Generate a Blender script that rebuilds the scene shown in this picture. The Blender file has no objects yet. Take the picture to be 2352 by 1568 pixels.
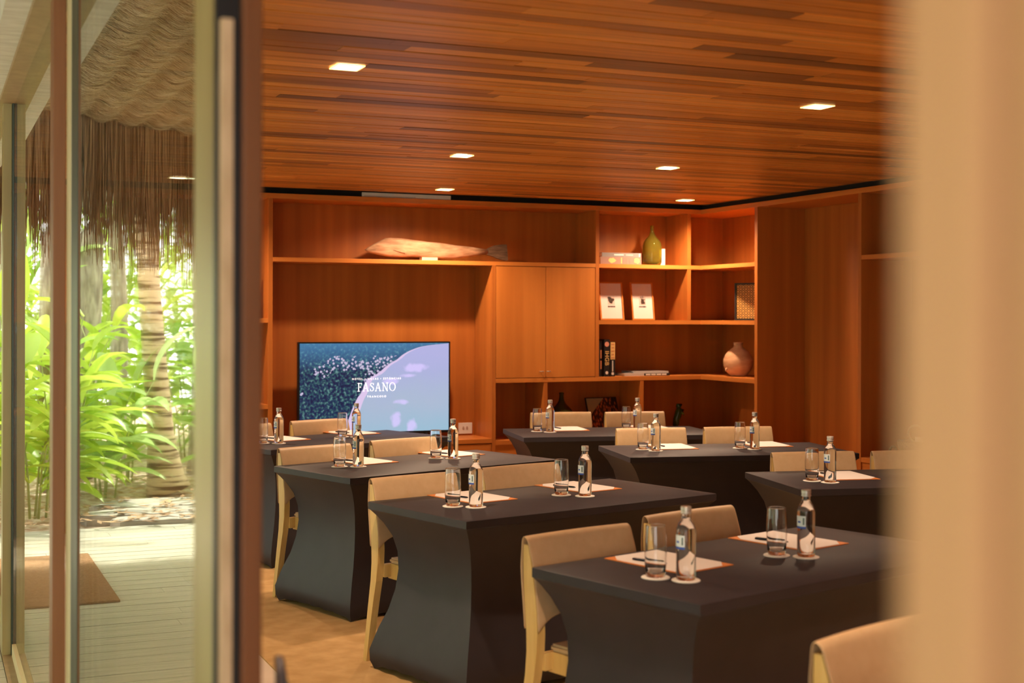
import bpy, bmesh, math, random
from mathutils import Vector, Matrix
PI = math.pi
C = bpy.context.scene.collection
sc = bpy.context.scene
random.seed(7)

# ------------------------------------------------------------------ camera
TH = math.radians(23.45)
cam_d = bpy.data.cameras.new('camera')
cam = bpy.data.objects.new('camera', cam_d); C.objects.link(cam)
cam_d.sensor_width = 36; cam_d.lens = 47.54; cam_d.shift_y = -0.0223
cam_d.clip_start = 0.02; cam_d.clip_end = 200
cam.matrix_world = Matrix.Translation((0, 0, 1.58)) @ Matrix.Rotation(-TH, 4, 'Z') @ Matrix.Rotation(PI/2, 4, 'X') @ Matrix.Rotation(0.0021, 4, 'Z')
cam_d.dof.use_dof = True; cam_d.dof.focus_distance = 7.2; cam_d.dof.aperture_fstop = 2.9
sc.camera = cam
# ------------------------------------------------------------------ view, world, sun
sc.view_settings.view_transform = 'Standard'; sc.view_settings.look = 'None'
sc.view_settings.exposure = 0.2; sc.view_settings.gamma = 1.0
sc.view_settings.use_curve_mapping = False
W = bpy.data.worlds.new('world'); sc.world = W; W.use_nodes = True
bg = W.node_tree.nodes['Background']
bg.inputs[0].default_value = (1.0, 1.0, 0.92, 1); bg.inputs[1].default_value = 3.4
sun_d = bpy.data.lights.new('sun', 'SUN'); sun = bpy.data.objects.new('sun', sun_d); C.objects.link(sun)
sun_d.energy = 6.5; sun_d.angle = 0.02; sun_d.color = (1, .93, .8)
sun.rotation_euler = (math.radians(-24), math.radians(-22), 0)
LAMP_W = 145.0
LAMP_COL = (1.0, 0.69, 0.45)

# ------------------------------------------------------------------ materials
def mat(name, col=(.5,.5,.5), rough=.5, metal=0, spec=.5, sheen=0, trans=0, ior=1.45, emit=None, estr=0, coat=0):
    m = bpy.data.materials.new(name); m.use_nodes = True
    b = m.node_tree.nodes['Principled BSDF']
    b.inputs['Base Color'].default_value = (*col, 1); b.inputs['Roughness'].default_value = rough
    b.inputs['Metallic'].default_value = metal; b.inputs['Specular IOR Level'].default_value = spec
    b.inputs['Sheen Weight'].default_value = sheen; b.inputs['Transmission Weight'].default_value = trans
    b.inputs['IOR'].default_value = ior; b.inputs['Coat Weight'].default_value = coat
    if emit: b.inputs['Emission Color'].default_value = (*emit, 1); b.inputs['Emission Strength'].default_value = estr
    return m
def nt(m): return m.node_tree.nodes, m.node_tree.links, m.node_tree.nodes['Principled BSDF']
def ramp(N, stops):
    r = N.new('ShaderNodeValToRGB'); e = r.color_ramp.elements
    while len(e) < len(stops): e.new(.5)
    for k, (p, c) in enumerate(stops): e[k].position = p; e[k].color = (*c, 1)
    return r
def noisemat(name, c1, c2, scale=(1,1,1), nscale=6, rough=.6, detail=5, bump=0, spec=.4, p1=.35, p2=.65, **k):
    m = mat(name, c1, rough, spec=spec, **k); N, L, b = nt(m)
    tc = N.new('ShaderNodeTexCoord'); mp = N.new('ShaderNodeMapping'); mp.inputs['Scale'].default_value = scale
    n = N.new('ShaderNodeTexNoise'); n.inputs['Scale'].default_value = nscale; n.inputs['Detail'].default_value = detail
    r = ramp(N, [(p1, c1), (p2, c2)])
    L.new(tc.outputs['Object'], mp.inputs[0]); L.new(mp.outputs[0], n.inputs['Vector'])
    L.new(n.outputs['Fac'], r.inputs[0]); L.new(r.outputs[0], b.inputs['Base Color'])
    if bump:
        bp = N.new('ShaderNodeBump'); bp.inputs['Strength'].default_value = bump; bp.inputs['Distance'].default_value = .01
        L.new(n.outputs['Fac'], bp.inputs['Height']); L.new(bp.outputs[0], b.inputs['Normal'])
    return m
WC1, WC2 = (.36, .102, .017), (.52, .160, .029)  # niche shade put into the colour: backs and uprights darker than the shelves
wood_v = noisemat('cedar_vertical_shaded', WC1, WC2, (5, 5, .18), 2.2, .42, 5, p1=.25, p2=.75)
wood_h = noisemat('cedar_horizontal', (.50,.155,.028), (.62,.205,.038), (.3, .3, 9), 2.2, .42, 6)
door_w = noisemat('cedar_door', (.50,.155,.027), (.62,.21,.040), (4, 4, .2), 2.0, .4, 6)
m_dark = mat('dark_recess', (.006,.006,.006), .9)
m_black = mat('black_plastic', (.008,.008,.009), .35)
m_white = mat('white_plastic', (.8,.78,.74), .4)
m_paper = mat('white_paper', (.82,.78,.75), .7)
m_orange = mat('orange_card', (.70,.24,.06), .6)
m_coaster = mat('coaster_board', (.8,.75,.68), .8)
m_pen = mat('dark_pen', (.02,.025,.04), .25, .6)
m_steel = mat('steel', (.6,.58,.55), .3, 1)
m_cap = mat('cap_silver', (.52,.48,.43), .35, .5)
m_label = mat('label_white', (.75,.82,.85), .5)
m_blue = mat('label_blue', (.04,.10,.45), .5)
m_leather = noisemat('beige_leather', (.56,.385,.215), (.60,.42,.24), (1,1,1), 30, .42, 4)
m_ash = noisemat('pale_ash', (.62,.40,.13), (.72,.50,.19), (8,8,.6), 4, .4, 4)
m_cloth = noisemat('charcoal_stretch', (.019,.015,.0195), (.023,.0185,.024), (1,1,1), 8, .55, 4, sheen=.04, spec=.42)
m_glassware = mat('clear_glass', (1,1,1), 0.0, trans=1, ior=1.46)
m_bottle = mat('water_filled_glass', (.99,1,.99), 0.0, trans=1, ior=1.36)
m_green_glass = mat('olive_glass', (.60,.58,.09), .03, trans=.92, ior=1.3)
m_dark_glass = mat('dark_olive_glass', (.10,.085,.02), .08, trans=.6, ior=1.3)
m_carpet = noisemat('sisal_carpet', (.46,.285,.12), (.56,.36,.165), (1,1,1), 9, .95, 8, .3, .1)
m_stone = noisemat('pale_stone_floor', (.62,.50,.40), (.68,.56,.45), (1,1,1), 3, .45)
m_fish = noisemat('weathered_carved_wood', (.28,.14,.07), (.50,.29,.165), (2,6,8), 4, .7, 8, .4)
m_tail = noisemat('charred_tail_wood', (.10,.055,.03), (.20,.12,.07), (3,3,30), 4, .8, 6, .4)
m_clay = noisemat('pale_terracotta', (.55,.27,.13), (.72,.40,.22), (1,1,3), 8, .85, 6, .3)

m_ceil = mat('ceiling_boards', (.4,.12,.02), .38); N, L, b = nt(m_ceil)
g = N.new('ShaderNodeNewGeometry'); tc = N.new('ShaderNodeTexCoord')
r = ramp(N, [(0,(.20,.085,.028)), (.14,(.40,.155,.036)), (.4,(.60,.235,.046)), (.75,(.72,.29,.058)), (1,(.86,.39,.09))])
mp = N.new('ShaderNodeMapping'); mp.inputs['Scale'].default_value = (.7, 22, 1)
ns = N.new('ShaderNodeTexNoise'); ns.inputs['Scale'].default_value = 2.5; ns.inputs['Detail'].default_value = 6
L.new(tc.outputs['Object'], mp.inputs[0]); L.new(mp.outputs[0], ns.inputs['Vector'])
L.new(g.outputs['Random Per Island'], r.inputs[0])
rm = ramp(N, [(.3,(.72,.70,.66)), (.7,(1.15,1.15,1.15))])
mx = N.new('ShaderNodeMix'); mx.data_type = 'RGBA'; mx.blend_type = 'MULTIPLY'; mx.inputs[0].default_value = 1
L.new(ns.outputs['Fac'], rm.inputs[0]); L.new(r.outputs[0], mx.inputs[6]); L.new(rm.outputs[0], mx.inputs[7])
L.new(mx.outputs[2], b.inputs['Base Color'])

# window glass: thin pane, mirror share follows the angle (Schlick)
def pane_mat(name, tint=(.97,1,.97)):
    m = bpy.data.materials.new(name); m.use_nodes = True; N = m.node_tree.nodes; L = m.node_tree.links; N.clear()
    out = N.new('ShaderNodeOutputMaterial'); tr = N.new('ShaderNodeBsdfTransparent'); gl = N.new('ShaderNodeBsdfGlossy')
    gl.inputs['Roughness'].default_value = 0.0; gl.inputs['Color'].default_value = (*tint, 1)
    tr.inputs['Color'].default_value = (.96,.98,.96,1)
    ge = N.new('ShaderNodeNewGeometry'); dt = N.new('ShaderNodeVectorMath'); dt.operation = 'DOT_PRODUCT'
    ab = N.new('ShaderNodeMath'); ab.operation = 'ABSOLUTE'; s1 = N.new('ShaderNodeMath'); s1.operation = 'SUBTRACT'; s1.inputs[0].default_value = 1
    pw = N.new('ShaderNodeMath'); pw.operation = 'POWER'; pw.inputs[1].default_value = 4.6
    ma = N.new('ShaderNodeMath'); ma.operation = 'MULTIPLY_ADD'; ma.inputs[1].default_value = .95; ma.inputs[2].default_value = .045
    mx = N.new('ShaderNodeMixShader')
    L.new(ge.outputs['Normal'], dt.inputs[0]); L.new(ge.outputs['Incoming'], dt.inputs[1])
    L.new(dt.outputs['Value'], ab.inputs[0]); L.new(ab.outputs[0], s1.inputs[1]); L.new(s1.outputs[0], pw.inputs[0])
    L.new(pw.outputs[0], ma.inputs[0]); L.new(ma.outputs[0], mx.inputs[0]); L.new(tr.outputs[0], mx.inputs[1]); L.new(gl.outputs[0], mx.inputs[2])
    L.new(mx.outputs[0], out.inputs[0])
    return m
m_pane = pane_mat('window_glass')

# ------------------------------------------------------------------ mesh helpers
def box(bm, x0, x1, y0, y1, z0, z1, bev=0):
    vs = [bm.verts.new((x, y, z)) for x in (x0, x1) for y in (y0, y1) for z in (z0, z1)]
    fs = [(0,1,3,2), (4,6,7,5), (0,4,5,1), (2,3,7,6), (0,2,6,4), (1,5,7,3)]
    F = [bm.faces.new([vs[i] for i in f]) for f in fs]
    if bev:
        es = list({e for f in F for e in f.edges})
        bmesh.ops.bevel(bm, geom=es, offset=bev, segments=2, affect='EDGES', profile=.6)
def BX(*a, bev=0):
    bm = bmesh.new(); box(bm, *a, bev=bev); return bm
def lathe(bm, prof, n=32, cx=0, cy=0, z0=0, caps=True):
    rings = []
    for r, z in prof:
        rings.append([bm.verts.new((cx + r*math.cos(2*PI*i/n), cy + r*math.sin(2*PI*i/n), z0 + z)) for i in range(n)])
    for a, b_ in zip(rings, rings[1:]):
        for i in range(n):
            bm.faces.new((a[i], a[(i+1) % n], b_[(i+1) % n], b_[i]))
    if caps:
        bm.faces.new(rings[0][::-1]); bm.faces.new(rings[-1])
def tube(bm, pts, rad, n=8, caps=True):
    pts = [Vector(p) for p in pts]
    if not isinstance(rad, (list, tuple)): rad = [rad]*len(pts)
    rings = []; up = Vector((0, 0, 1))
    for k, p in enumerate(pts):
        t = (pts[min(k+1, len(pts)-1)] - pts[max(k-1, 0)]).normalized()
        a = t.cross(up)
        if a.length < .01: a = t.cross(Vector((1, 0, 0)))
        a.normalize(); c = a.cross(t).normalized()
        rings.append([bm.verts.new(p + (a*math.cos(2*PI*i/n) + c*math.sin(2*PI*i/n))*rad[k]) for i in range(n)])
    for a, b_ in zip(rings, rings[1:]):
        for i in range(n): bm.faces.new((a[i], a[(i+1) % n], b_[(i+1) % n], b_[i]))
    if caps: bm.faces.new(rings[0][::-1]); bm.faces.new(rings[-1])
def prism(bm, poly, axis, a, b):
    # poly of 2D points extruded along axis from a to b
    def P(p, t):
        return {'x': (t, p[0], p[1]), 'y': (p[0], t, p[1]), 'z': (p[0], p[1], t)}[axis]
    A = [bm.verts.new(P(p, a)) for p in poly]; B = [bm.verts.new(P(p, b)) for p in poly]
    n = len(poly); bm.faces.new(A); bm.faces.new(B[::-1])
    for i in range(n): bm.faces.new((A[i], B[i], B[(i+1) % n], A[(i+1) % n]))
def obj(name, bm, m, parent=None, smooth=False):
    bmesh.ops.recalc_face_normals(bm, faces=bm.faces)
    me = bpy.data.meshes.new(name); bm.to_mesh(me); bm.free()
    ms = m if isinstance(m, (list, tuple)) else [m]
    for x in ms: me.materials.append(x)
    o = bpy.data.objects.new(name, me); C.objects.link(o)
    if smooth:
        for p in me.polygons: p.use_smooth = True
    if parent: o.parent = parent
    return o
def angle_smooth(o, deg=40):
    me = o.data
    for p in me.polygons: p.use_smooth = True
    try: me.set_sharp_from_angle(angle=math.radians(deg))
    except Exception: pass
    return o
def tag(o, label, cat, group=None):
    o['label'] = label; o['category'] = cat
    if group: o['group'] = group
    return o
def thing(name, label, cat, loc=(0,0,0), rz=0, group=None):
    o = bpy.data.objects.new(name, None); C.objects.link(o); o.location = loc; o.rotation_euler = (0, 0, rz)
    o.empty_display_size = .1
    return tag(o, label, cat, group)
def struct(name, bm, m, parent=None, smooth=False):
    o = obj(name, bm, m, parent, smooth)
    if not parent: o['kind'] = 'structure'
    return o
def sempty(name, loc=(0,0,0)):
    o = bpy.data.objects.new(name, None); C.objects.link(o); o.location = loc; o['kind'] = 'structure'; return o
def dup(root, loc, rz, label, group=None):
    r = root.copy(); C.objects.link(r); r.location = loc; r.rotation_euler = (0, 0, rz); r['label'] = label
    if group: r['group'] = group
    for ch in list(root.children):
        c = ch.copy(); C.objects.link(c); c.parent = r
        for g2 in list(ch.children):
            d = g2.copy(); C.objects.link(d); d.parent = c
    return r

# ================================================================== SETTING
ZC = 2.555     # ceiling
YF, YB = 10.0, 10.38   # shelving front / back panel (far wall)
XR, XB = 6.105, 6.56   # shelving front / back panel (right wall)
XG = 0.40      # glass wall plane

struct('floor', BX(.33, 1.44, -1.6, 10.9, -.1, 0), m_stone)
o = struct('carpet', BX(1.44, 6.9, -1.6, 10.9, -.1, .006), m_carpet)
# ceiling boards
bm = bmesh.new(); y = -1.5; rr = random.Random(3)
while y < 9.93:
    x = .42 - rr.random()*2.5
    while x < 6.6:
        l = rr.choice([.6, .9, 1.3, 1.8, 2.4, 3.0]) * (.8 + .4*rr.random())
        xa, xb = max(x, .42), min(x + l, 6.6)
        if xb > xa + .02: box(bm, xa + .0008, xb - .0008, y + .004, y + .0875, ZC + rr.random()*.003, ZC + .03)
        x += l
    y += .0925
struct('ceiling', bm, m_ceil)
struct('ceiling_backing', BX(.33, 6.9, -1.6, 10.9, ZC + .032, ZC + .15), m_dark)
struct('wall_back', BX(.33, 6.9, 10.42, 10.6, 0, ZC + .03), wood_v)
struct('wall_right', BX(6.60, 6.8, -1.6, 10.42, 0, ZC + .03), wood_v)
struct('wall_front', BX(.6, 6.9, -1.8, -1.6, 0, ZC + .03), wood_v)
# open gap above the joinery: its shade is coloured in with near-black boxes
struct('gap_shade_1', BX(.45, 6.12, 10.03, 10.41, 2.516, ZC + .02), m_dark)
struct('gap_shade_2', BX(6.135, 6.59, -1.5, 10.41, 2.516, ZC + .02), m_dark)

# ---- joinery
T = .034
def panel(parent, name, x0, x1, y0, y1, z0, z1, m, bev=.0015): return obj(name, BX(x0, x1, y0, y1, z0, z1, bev=bev), m, parent)
S1, S2, S3, LOW = (2.005, 2.037), (1.535, 1.569), (1.064, 1.098), (.566, .600)
TOPZ = (2.478, 2.516)
# left bay
t = thing('built_in_bookcase', 'cedar bookcase bay left of the television niche, mostly behind the dark door frame', 'bookcase')
panel(t, 'back_panel', .46, 2.351, YB, YB + .02, 0, 2.478, wood_v)
panel(t, 'side_panel', .44, .474, YF, YB, 0, 2.478, wood_v)
panel(t, 'top_board', .46, 2.351, YF, YB, *TOPZ, wood_h)
panel(t, 'shelf', .474, 2.351, YF, YB, 1.545, 1.578, wood_h)
panel(t, 'shelf', .474, 2.351, YF, YB, .9, .934, wood_h)
# media unit
t = thing('media_wall_unit', 'cedar wall unit with long top shelf and open niche around the television', 'wall unit')
panel(t, 'side_panel', 2.351, 2.385, YF, YB, 0, 2.478, wood_v)
panel(t, 'side_panel', 4.165, 4.197, YF, YB, 0, S1[0], wood_v)
panel(t, 'side_panel', 5.092, 5.125, YF, YB, S3[1], 2.478, wood_v)
panel(t, 'top_board', 2.351, 5.125, YF, YB, *TOPZ, wood_h)
panel(t, 'shelf', 2.385, 5.092, YF, YB, *S1, wood_h)
panel(t, 'back_panel', 2.351, 5.125, YB, YB + .02, 0, 2.478, wood_v)
panel(t, 'bench_top', 2.385, 4.165, YF, YB, .584, .619, wood_h)
for k in range(3):
    x0 = 2.388 + k*.593
    d = panel(t, 'drawer', x0, x0 + .588, YF + .004, YB, .10, .578, wood_h)
panel(t, 'plinth', 2.385, 4.165, YF + .03, YB, 0, .096, wood_h)
# cupboard
t = thing('wall_cupboard', 'closed two-door cedar cupboard right of the television niche', 'cupboard')
panel(t, 'carcass', 4.199, 5.090, YF + .022, YB - .01, S3[1] + .002, S1[0] - .002, wood_v)
for x0, x1, hx in ((4.200, 4.637, 4.599), (4.641, 5.088, 4.661)):
    d = panel(t, 'door', x0, x1, YF + .001, YF + .02, S3[1] + .004, S1[0] - .005, door_w)
    hb = bmesh.new(); tube(hb, [(hx - .014, YF + .001, 1.150), (hx - .012, YF - .018, 1.152), (hx + .012, YF - .018, 1.152), (hx + .014, YF + .001, 1.150)], .0035)
    h = obj('handle', hb, m_steel, d, True); h['label'] = 'small bow handle'
# corner bookcase (wraps into the right wall)
def Lshape(parent, name, x0, z0, z1, m, y1=9.183):
    b2 = bmesh.new(); prism(b2, [(x0, YF), (XR, YF), (XR, y1), (XB, y1), (XB, YB), (x0, YB)], 'z', z0, z1); return obj(name, b2, m, parent)
t = thing('corner_bookcase', 'cedar corner bookcase wrapping from the far wall onto the right wall', 'bookcase')
Lshape(t, 'top_board', 5.125, *TOPZ, wood_h)
Lshape(t, 'shelf', 5.125, *S1, wood_h)
Lshape(t, 'shelf', 5.125, *S2, wood_h)
Lshape(t, 'shelf', 4.197, *S3, wood_h)
Lshape(t, 'shelf', 4.197, *LOW, wood_h)
panel(t, 'divider', 5.971, 6.006, YF + .002, YB, S1[1], 2.478, wood_v)
panel(t, 'divider', 5.971, 6.006, YF + .002, YB, S2[1], S1[0], wood_v)
panel(t, 'divider', 4.624, 4.656, YF + .002, YB, LOW[1], S3[0], wood_v)
panel(t, 'divider', 5.515, 5.548, YF + .002, YB, LOW[1], S3[0], wood_v)
panel(t, 'side_panel', XR - .001, XB, 9.141, 9.183, 0, 2.478, wood_v)
panel(t, 'back_panel', 5.125, XB + .02, YB, YB + .02, 0, 2.478, wood_v)
panel(t, 'back_panel', XB, XB + .02, 9.183, YB, 0, 2.478, wood_v)
panel(t, 'plinth', 4.197, XR, YF + .01, YF + .03, 0, LOW[0], wood_h)
panel(t, 'plinth', XR + .01, XR + .03, 9.183, YF + .02, 0, LOW[0], wood_h)
# tall niche
t = thing('tall_niche', 'tall empty cedar niche on the right wall beside the corner bookcase', 'niche')
panel(t, 'back_panel', XB, XB + .02, 7.869, 9.141, 0, 2.478, wood_v)
panel(t, 'top_board', XR, XB, 7.85, 9.183, *TOPZ, wood_h)
panel(t, 'side_panel', XR - .001, XB, 7.834, 7.869, 0, 2.478, wood_v)
# right bookcase
t = thing('end_bookcase', 'cedar bookcase on the right wall nearest the blurred tan post', 'bookcase')
panel(t, 'back_panel', XB, XB + .02, 4.0, 7.834, 0, 2.478, wood_v)
panel(t, 'top_board', XR, XB, 4.0, 7.85, *TOPZ, wood_h)
panel(t, 'shelf', XR, XB, 4.0, 7.834, *S1, wood_h)
panel(t, 'shelf', XR, XB, 4.0, 7.834, *LOW, wood_h)
panel(t, 'side_panel', XR, XB, 4.0, 4.034, 0, 2.478, wood_v)
panel(t, 'plinth', XR + .01, XR + .03, 4.03, 7.834, 0, LOW[0], wood_h)

# ---- sliding glass wall (left) and its near post (right)
m_tan = noisemat('tan_painted_wood', (.36,.235,.125), (.42,.28,.15), (6,6,.4), 3, .5)
m_brownf = noisemat('brown_stile', (.23,.085,.03), (.30,.12,.045), (6,6,.4), 3, .45)
m_redf = noisemat('red_brown_stile', (.15,.050,.015), (.21,.07,.02), (6,6,.4), 3, .45)
m_cream = mat('cream_stile', (.72,.60,.36), .4)
m_gask = mat('dark_green_gasket', (.035,.05,.03), .4)
m_strip = noisemat('brush_strip', (.50,.34,.20), (.62,.44,.28), (20,20,3), 5, .9)
m_olive = noisemat('olive_tan_stile', (.34,.25,.10), (.42,.34,.15), (4,4,.6), 2, .35)
HD = 2.58
d1 = sempty('door_1')      # nearest sliding leaf
obj('glass_pane', BX(.404, .412, 2.20, 4.10, .06, HD), m_pane, d1)
obj('stile', BX(XG, .430, 2.06, 2.22, 0, HD, bev=.002), m_olive, d1)
obj('stile', BX(.402, .430, 4.27, 4.42, 0, HD, bev=.002), m_cream, d1)
obj('gasket', BX(.403, .425, 4.09, 4.27, .0, HD), m_gask, d1)
obj('end_channel', BX(XG, .437, 2.045, 2.061, 0, HD), m_black, d1)
obj('brush_strip', BX(.4052, .4245, 2.030, 2.046, 0, 2.03, bev=.003), m_strip, d1)
obj('rail', BX(.402, .430, 2.22, 4.27, 0, .06), m_brownf, d1)
d2 = sempty('door_2')      # middle leaf
obj('glass_pane', BX(.381, .389, 4.55, 6.75, .06, HD), m_pane, d2)
obj('stile', BX(.363, .401, 4.42, 4.53, 0, HD, bev=.002), m_brownf, d2)
obj('rail', BX(.372, .400, 4.53, 6.7, 0, .06), m_cream, d2)
d3 = sempty('door_3')      # farthest leaf
obj('glass_pane', BX(.351, .359, 6.86, 10.3, .06, HD), m_pane, d3)
obj('stile', BX(.332, .370, 6.74, 6.86, 0, HD + .02, bev=.002), m_olive, d3)
obj('gasket', BX(.370, .380, 6.72, 6.76, 0, HD), m_gask, d3)
obj('rail', BX(.333, .370, 6.86, 10.3, 0, .10), m_olive, d3)
d4 = sempty('door_4')      # inner leaf seen end-on
obj('stile', BX(.438, .469, 2.03, 2.12, 0, HD, bev=.003), m_redf, d4)
obj('glass_pane', BX(.448, .456, 2.12, 4.2, .06, HD), m_pane, d4)
obj('stile', BX(.438, .469, 4.2, 4.28, 0, HD, bev=.003), m_redf, d4)
m_jamb = noisemat('tan_jamb', (.57,.30,.15), (.60,.32,.165), (3,3,.5), 2, .5)
d5 = sempty('door_5')      # near leaf, heavily out of focus at the right edge
obj('stile', BX(.28, .32, .303, .342, -.02, HD, bev=.004), m_jamb, d5)
obj('stile_groove', BX(.285, .32, .294, .303, -.02, HD), mat('groove_brown', (.40,.19,.10), .5), d5)
obj('stile', BX(.28, .32, .20, .294, -.02, HD, bev=.004), m_jamb, d5)
obj('glass_pane', BX(.296, .304, -1.4, .20, .06, HD), m_pane, d5)
struct('trim_3', BX(.315, .47, -1.5, 10.42, HD, HD + .09), m_tan)               # head beam
struct('trim_4', BX(.33, .47, -1.5, 10.42, -.1, .004), m_tan)                    # sill
struct('wall_left', BX(.33, .44, 10.3, 10.6, 0, HD), m_tan)
m_soff = noisemat('whitewashed_soffit', (.66,.62,.55), (.80,.77,.70), (2,8,2), 4, .8, 8, .2)
struct('soffit', BX(.235, .335, -1.5, 10.45, HD + .02, HD + .12), m_soff)
struct('roof_slab', BX(.30, 6.9, -1.8, 10.6, ZC + .15, ZC + .35), m_soff)

# ================================================================== OUTSIDE
m_deck = noisemat('weathered_deck', (.44,.42,.33), (.56,.52,.42), (1.2,14,1), 3, .55, 6)
bm = bmesh.new(); y = -3.0; rr = random.Random(5)
while y < 10.45:
    x = -5.0 - rr.random()*2
    while x < .33:
        l = 2.2 + rr.random()*1.6; xa, xb = max(x, -5), min(x + l, .33)
        if xb > xa + .01: box(bm, xa + .001, xb - .002, y + .004, y + .142, -.04, -.002 + rr.random()*.002)
        x += l
    y += .146
struct('deck', bm, m_deck)
struct('deck_frame', BX(-5, .33, -3, 10.46, -.16, -.05), m_dark)
m_ground = noisemat('leaf_littered_sand', (.40,.26,.17), (.74,.62,.50), (1,1,1), 14, .95, 10, .8, .1)
bm = bmesh.new(); gx, gy = 60, 60; rr = random.Random(9)
vs = [[bm.verts.new((-9 + 16*i/gx, 10.46 + 16*j/gy, -.03 + (.05*math.sin(i*.7)*math.cos(j*.5) if j > 1 else 0) + rr.uniform(-.012,.012))) for j in range(gy + 1)] for i in range(gx + 1)]
for i in range(gx):
    for j in range(gy): bm.faces.new((vs[i][j], vs[i+1][j], vs[i+1][j+1], vs[i][j+1]))
o = struct('garden_ground', bm, m_ground, smooth=True)
m_mat = noisemat('coir_mat', (.30,.17,.085), (.40,.24,.13), (1,1,1), 60, .98, 6, .5, .05)
tag(obj('door_mat', BX(-.19, .325, 7.77, 9.40, .0, .012, bev=.003), m_mat), 'brown coir door mat lying on the wooden deck outside the glass', 'doormat')
# flagstones
m_flag = noisemat('grey_flagstone', (.36,.33,.29), (.52,.48,.42), (1,1,1), 5, .85, 8, .4)
rr = random.Random(4)
for k, (cx, cy, sx, sy, lab) in enumerate([(-.95, 11.62, .55, .30, 'flat pale flagstone farthest from the deck'), (-.78, 11.12, .50, .24, 'cracked grey flagstone in the middle of the stone path'), (-.98, 10.74, .46, .20, 'grey flagstone touching the deck edge')]):
    n = 11; poly = []
    for i in range(n):
        a = 2*PI*i/n; q = 1 + rr.uniform(-.12, .12); poly.append((cx + sx*q*math.cos(a), cy + sy*q*math.sin(a)))
    bm = bmesh.new(); prism(bm, poly, 'z', -.05, .035); bmesh.ops.bevel(bm, geom=[e for e in bm.edges if abs(e.verts[0].co.z - e.verts[1].co.z) < .001 and e.verts[0].co.z > 0], offset=.01, segments=2, affect='EDGES')
    tag(obj('flagstone', bm, m_flag), lab, 'stone', 'flagstones by the deck')
# leaf litter
m_lit = noisemat('dry_leaf_litter', (.30,.17,.09), (.55,.36,.20), (1,1,1), 3, .9)
bm = bmesh.new(); rr = random.Random(12)
for k in range(1500):
    x, y = rr.uniform(-3.2, 1.0), 10.5 + 5*rr.random()**1.4; a = rr.random()*6.28; l = rr.uniform(.03, .09); w = l*.3
    z = .03 + rr.random()*.02; c, s = math.cos(a), math.sin(a)
    v = [bm.verts.new((x + c*p - s*q, y + s*p + c*q, z + h)) for p, q, h in ((-l,0,0), (0,w,.01), (l,0,.015), (0,-w,.006))]; bm.faces.new(v)
o = tag(obj('leaf_litter', bm, m_lit), 'dry brown leaf litter strewn over the sandy garden ground', 'leaves'); o['kind'] = 'stuff'

# thatch roof underside with hanging eave fringe
m_thatch = mat('thatch', (.5,.36,.22), .9, spec=.15); N, L, b = nt(m_thatch)
tc = N.new('ShaderNodeTexCoord'); mp = N.new('ShaderNodeMapping'); mp.inputs['Scale'].default_value = (5, 75, 5)
n1 = N.new('ShaderNodeTexNoise'); n1.inputs['Scale'].default_value = 1.4; n1.inputs['Detail'].default_value = 7; n1.inputs['Distortion'].default_value = .35
r = ramp(N, [(.36,(.20,.12,.06)), (.5,(.56,.39,.23)), (.60,(.92,.76,.52))])
L.new(tc.outputs['Object'], mp.inputs[0]); L.new(mp.outputs[0], n1.inputs['Vector']); L.new(n1.outputs['Fac'], r.inputs[0]); L.new(r.outputs[0], b.inputs['Base Color'])
bp = N.new('ShaderNodeBump'); bp.inputs['Strength'].default_value = .9; bp.inputs['Distance'].default_value = .02
L.new(n1.outputs['Fac'], bp.inputs['Height']); L.new(bp.outputs[0], b.inputs['Normal'])
EY = 9.9
def tz(x): return 3.02 + .10*(x + .0)          # underside gets lower away from the building
bm = bmesh.new(); nx, ny = 230, 70
def saw(t): t = t % 1.0; return (1 - abs(2*t - 1)**1.6)
rr = random.Random(21)
grid = []
for i in range(nx + 1):
    x = .30 - 4.6*i/nx; row = []
    for j in range(ny + 1):
        yy = -3 + (EY + 3)*j/ny
        row.append(bm.verts.new((x, yy, tz(x) - .040*saw(x/.20 + .02*math.sin(yy*.9)) + .004*rr.uniform(-1, 1))))
    grid.append(row)
for i in range(nx):
    for j in range(ny): bm.faces.new((grid[i][j], grid[i+1][j], grid[i+1][j+1], grid[i][j+1]))
thr = struct('thatch_roof', bm, m_thatch, smooth=True)
struct('thatch_top', BX(-4.3, .30, -3, EY, 3.12, 3.40), m_thatch)
m_straw = mat('straw', (.6,.45,.28), .8, spec=.2); N, L, b = nt(m_straw); g = N.new('ShaderNodeNewGeometry'); r = ramp(N, [(0,(.20,.12,.06)), (.5,(.62,.44,.27)), (1,(.95,.80,.58))]); L.new(g.outputs['Random Per Island'], r.inputs[0]); L.new(r.outputs[0], b.inputs['Base Color'])
bm = bmesh.new(); rr = random.Random(66)
for k in range(15000):
    x, yy = .28 - 2.6*rr.random()**1.2, 3.5 + (EY - 3.5)*rr.random(); l = rr.uniform(.05, .16); w = rr.uniform(.0015, .004); sk = rr.uniform(-.25, .25); P = []
    for q in range(4):
        f = q/3; px = x - l*f; py = yy + sk*l*f + .02*math.sin(f*3 + k)*l*4; pz = tz(px) - .040*saw(px/.20 + .02*math.sin(py*.9)) - .004 - .010*math.sin(PI*f)
        P.append((bm.verts.new((px, py - w, pz)), bm.verts.new((px, py + w, pz))))
    for p, q in zip(P, P[1:]): bm.faces.new((p[0], p[1], q[1], q[0]))
struct('thatch_straws', bm, m_straw)
m_fr = noisemat('hanging_straw', (.16,.085,.045), (.46,.28,.16), (30,30,.6), 3, .9, 5, spec=.1)
bm = bmesh.new(); rr = random.Random(31)
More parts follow.
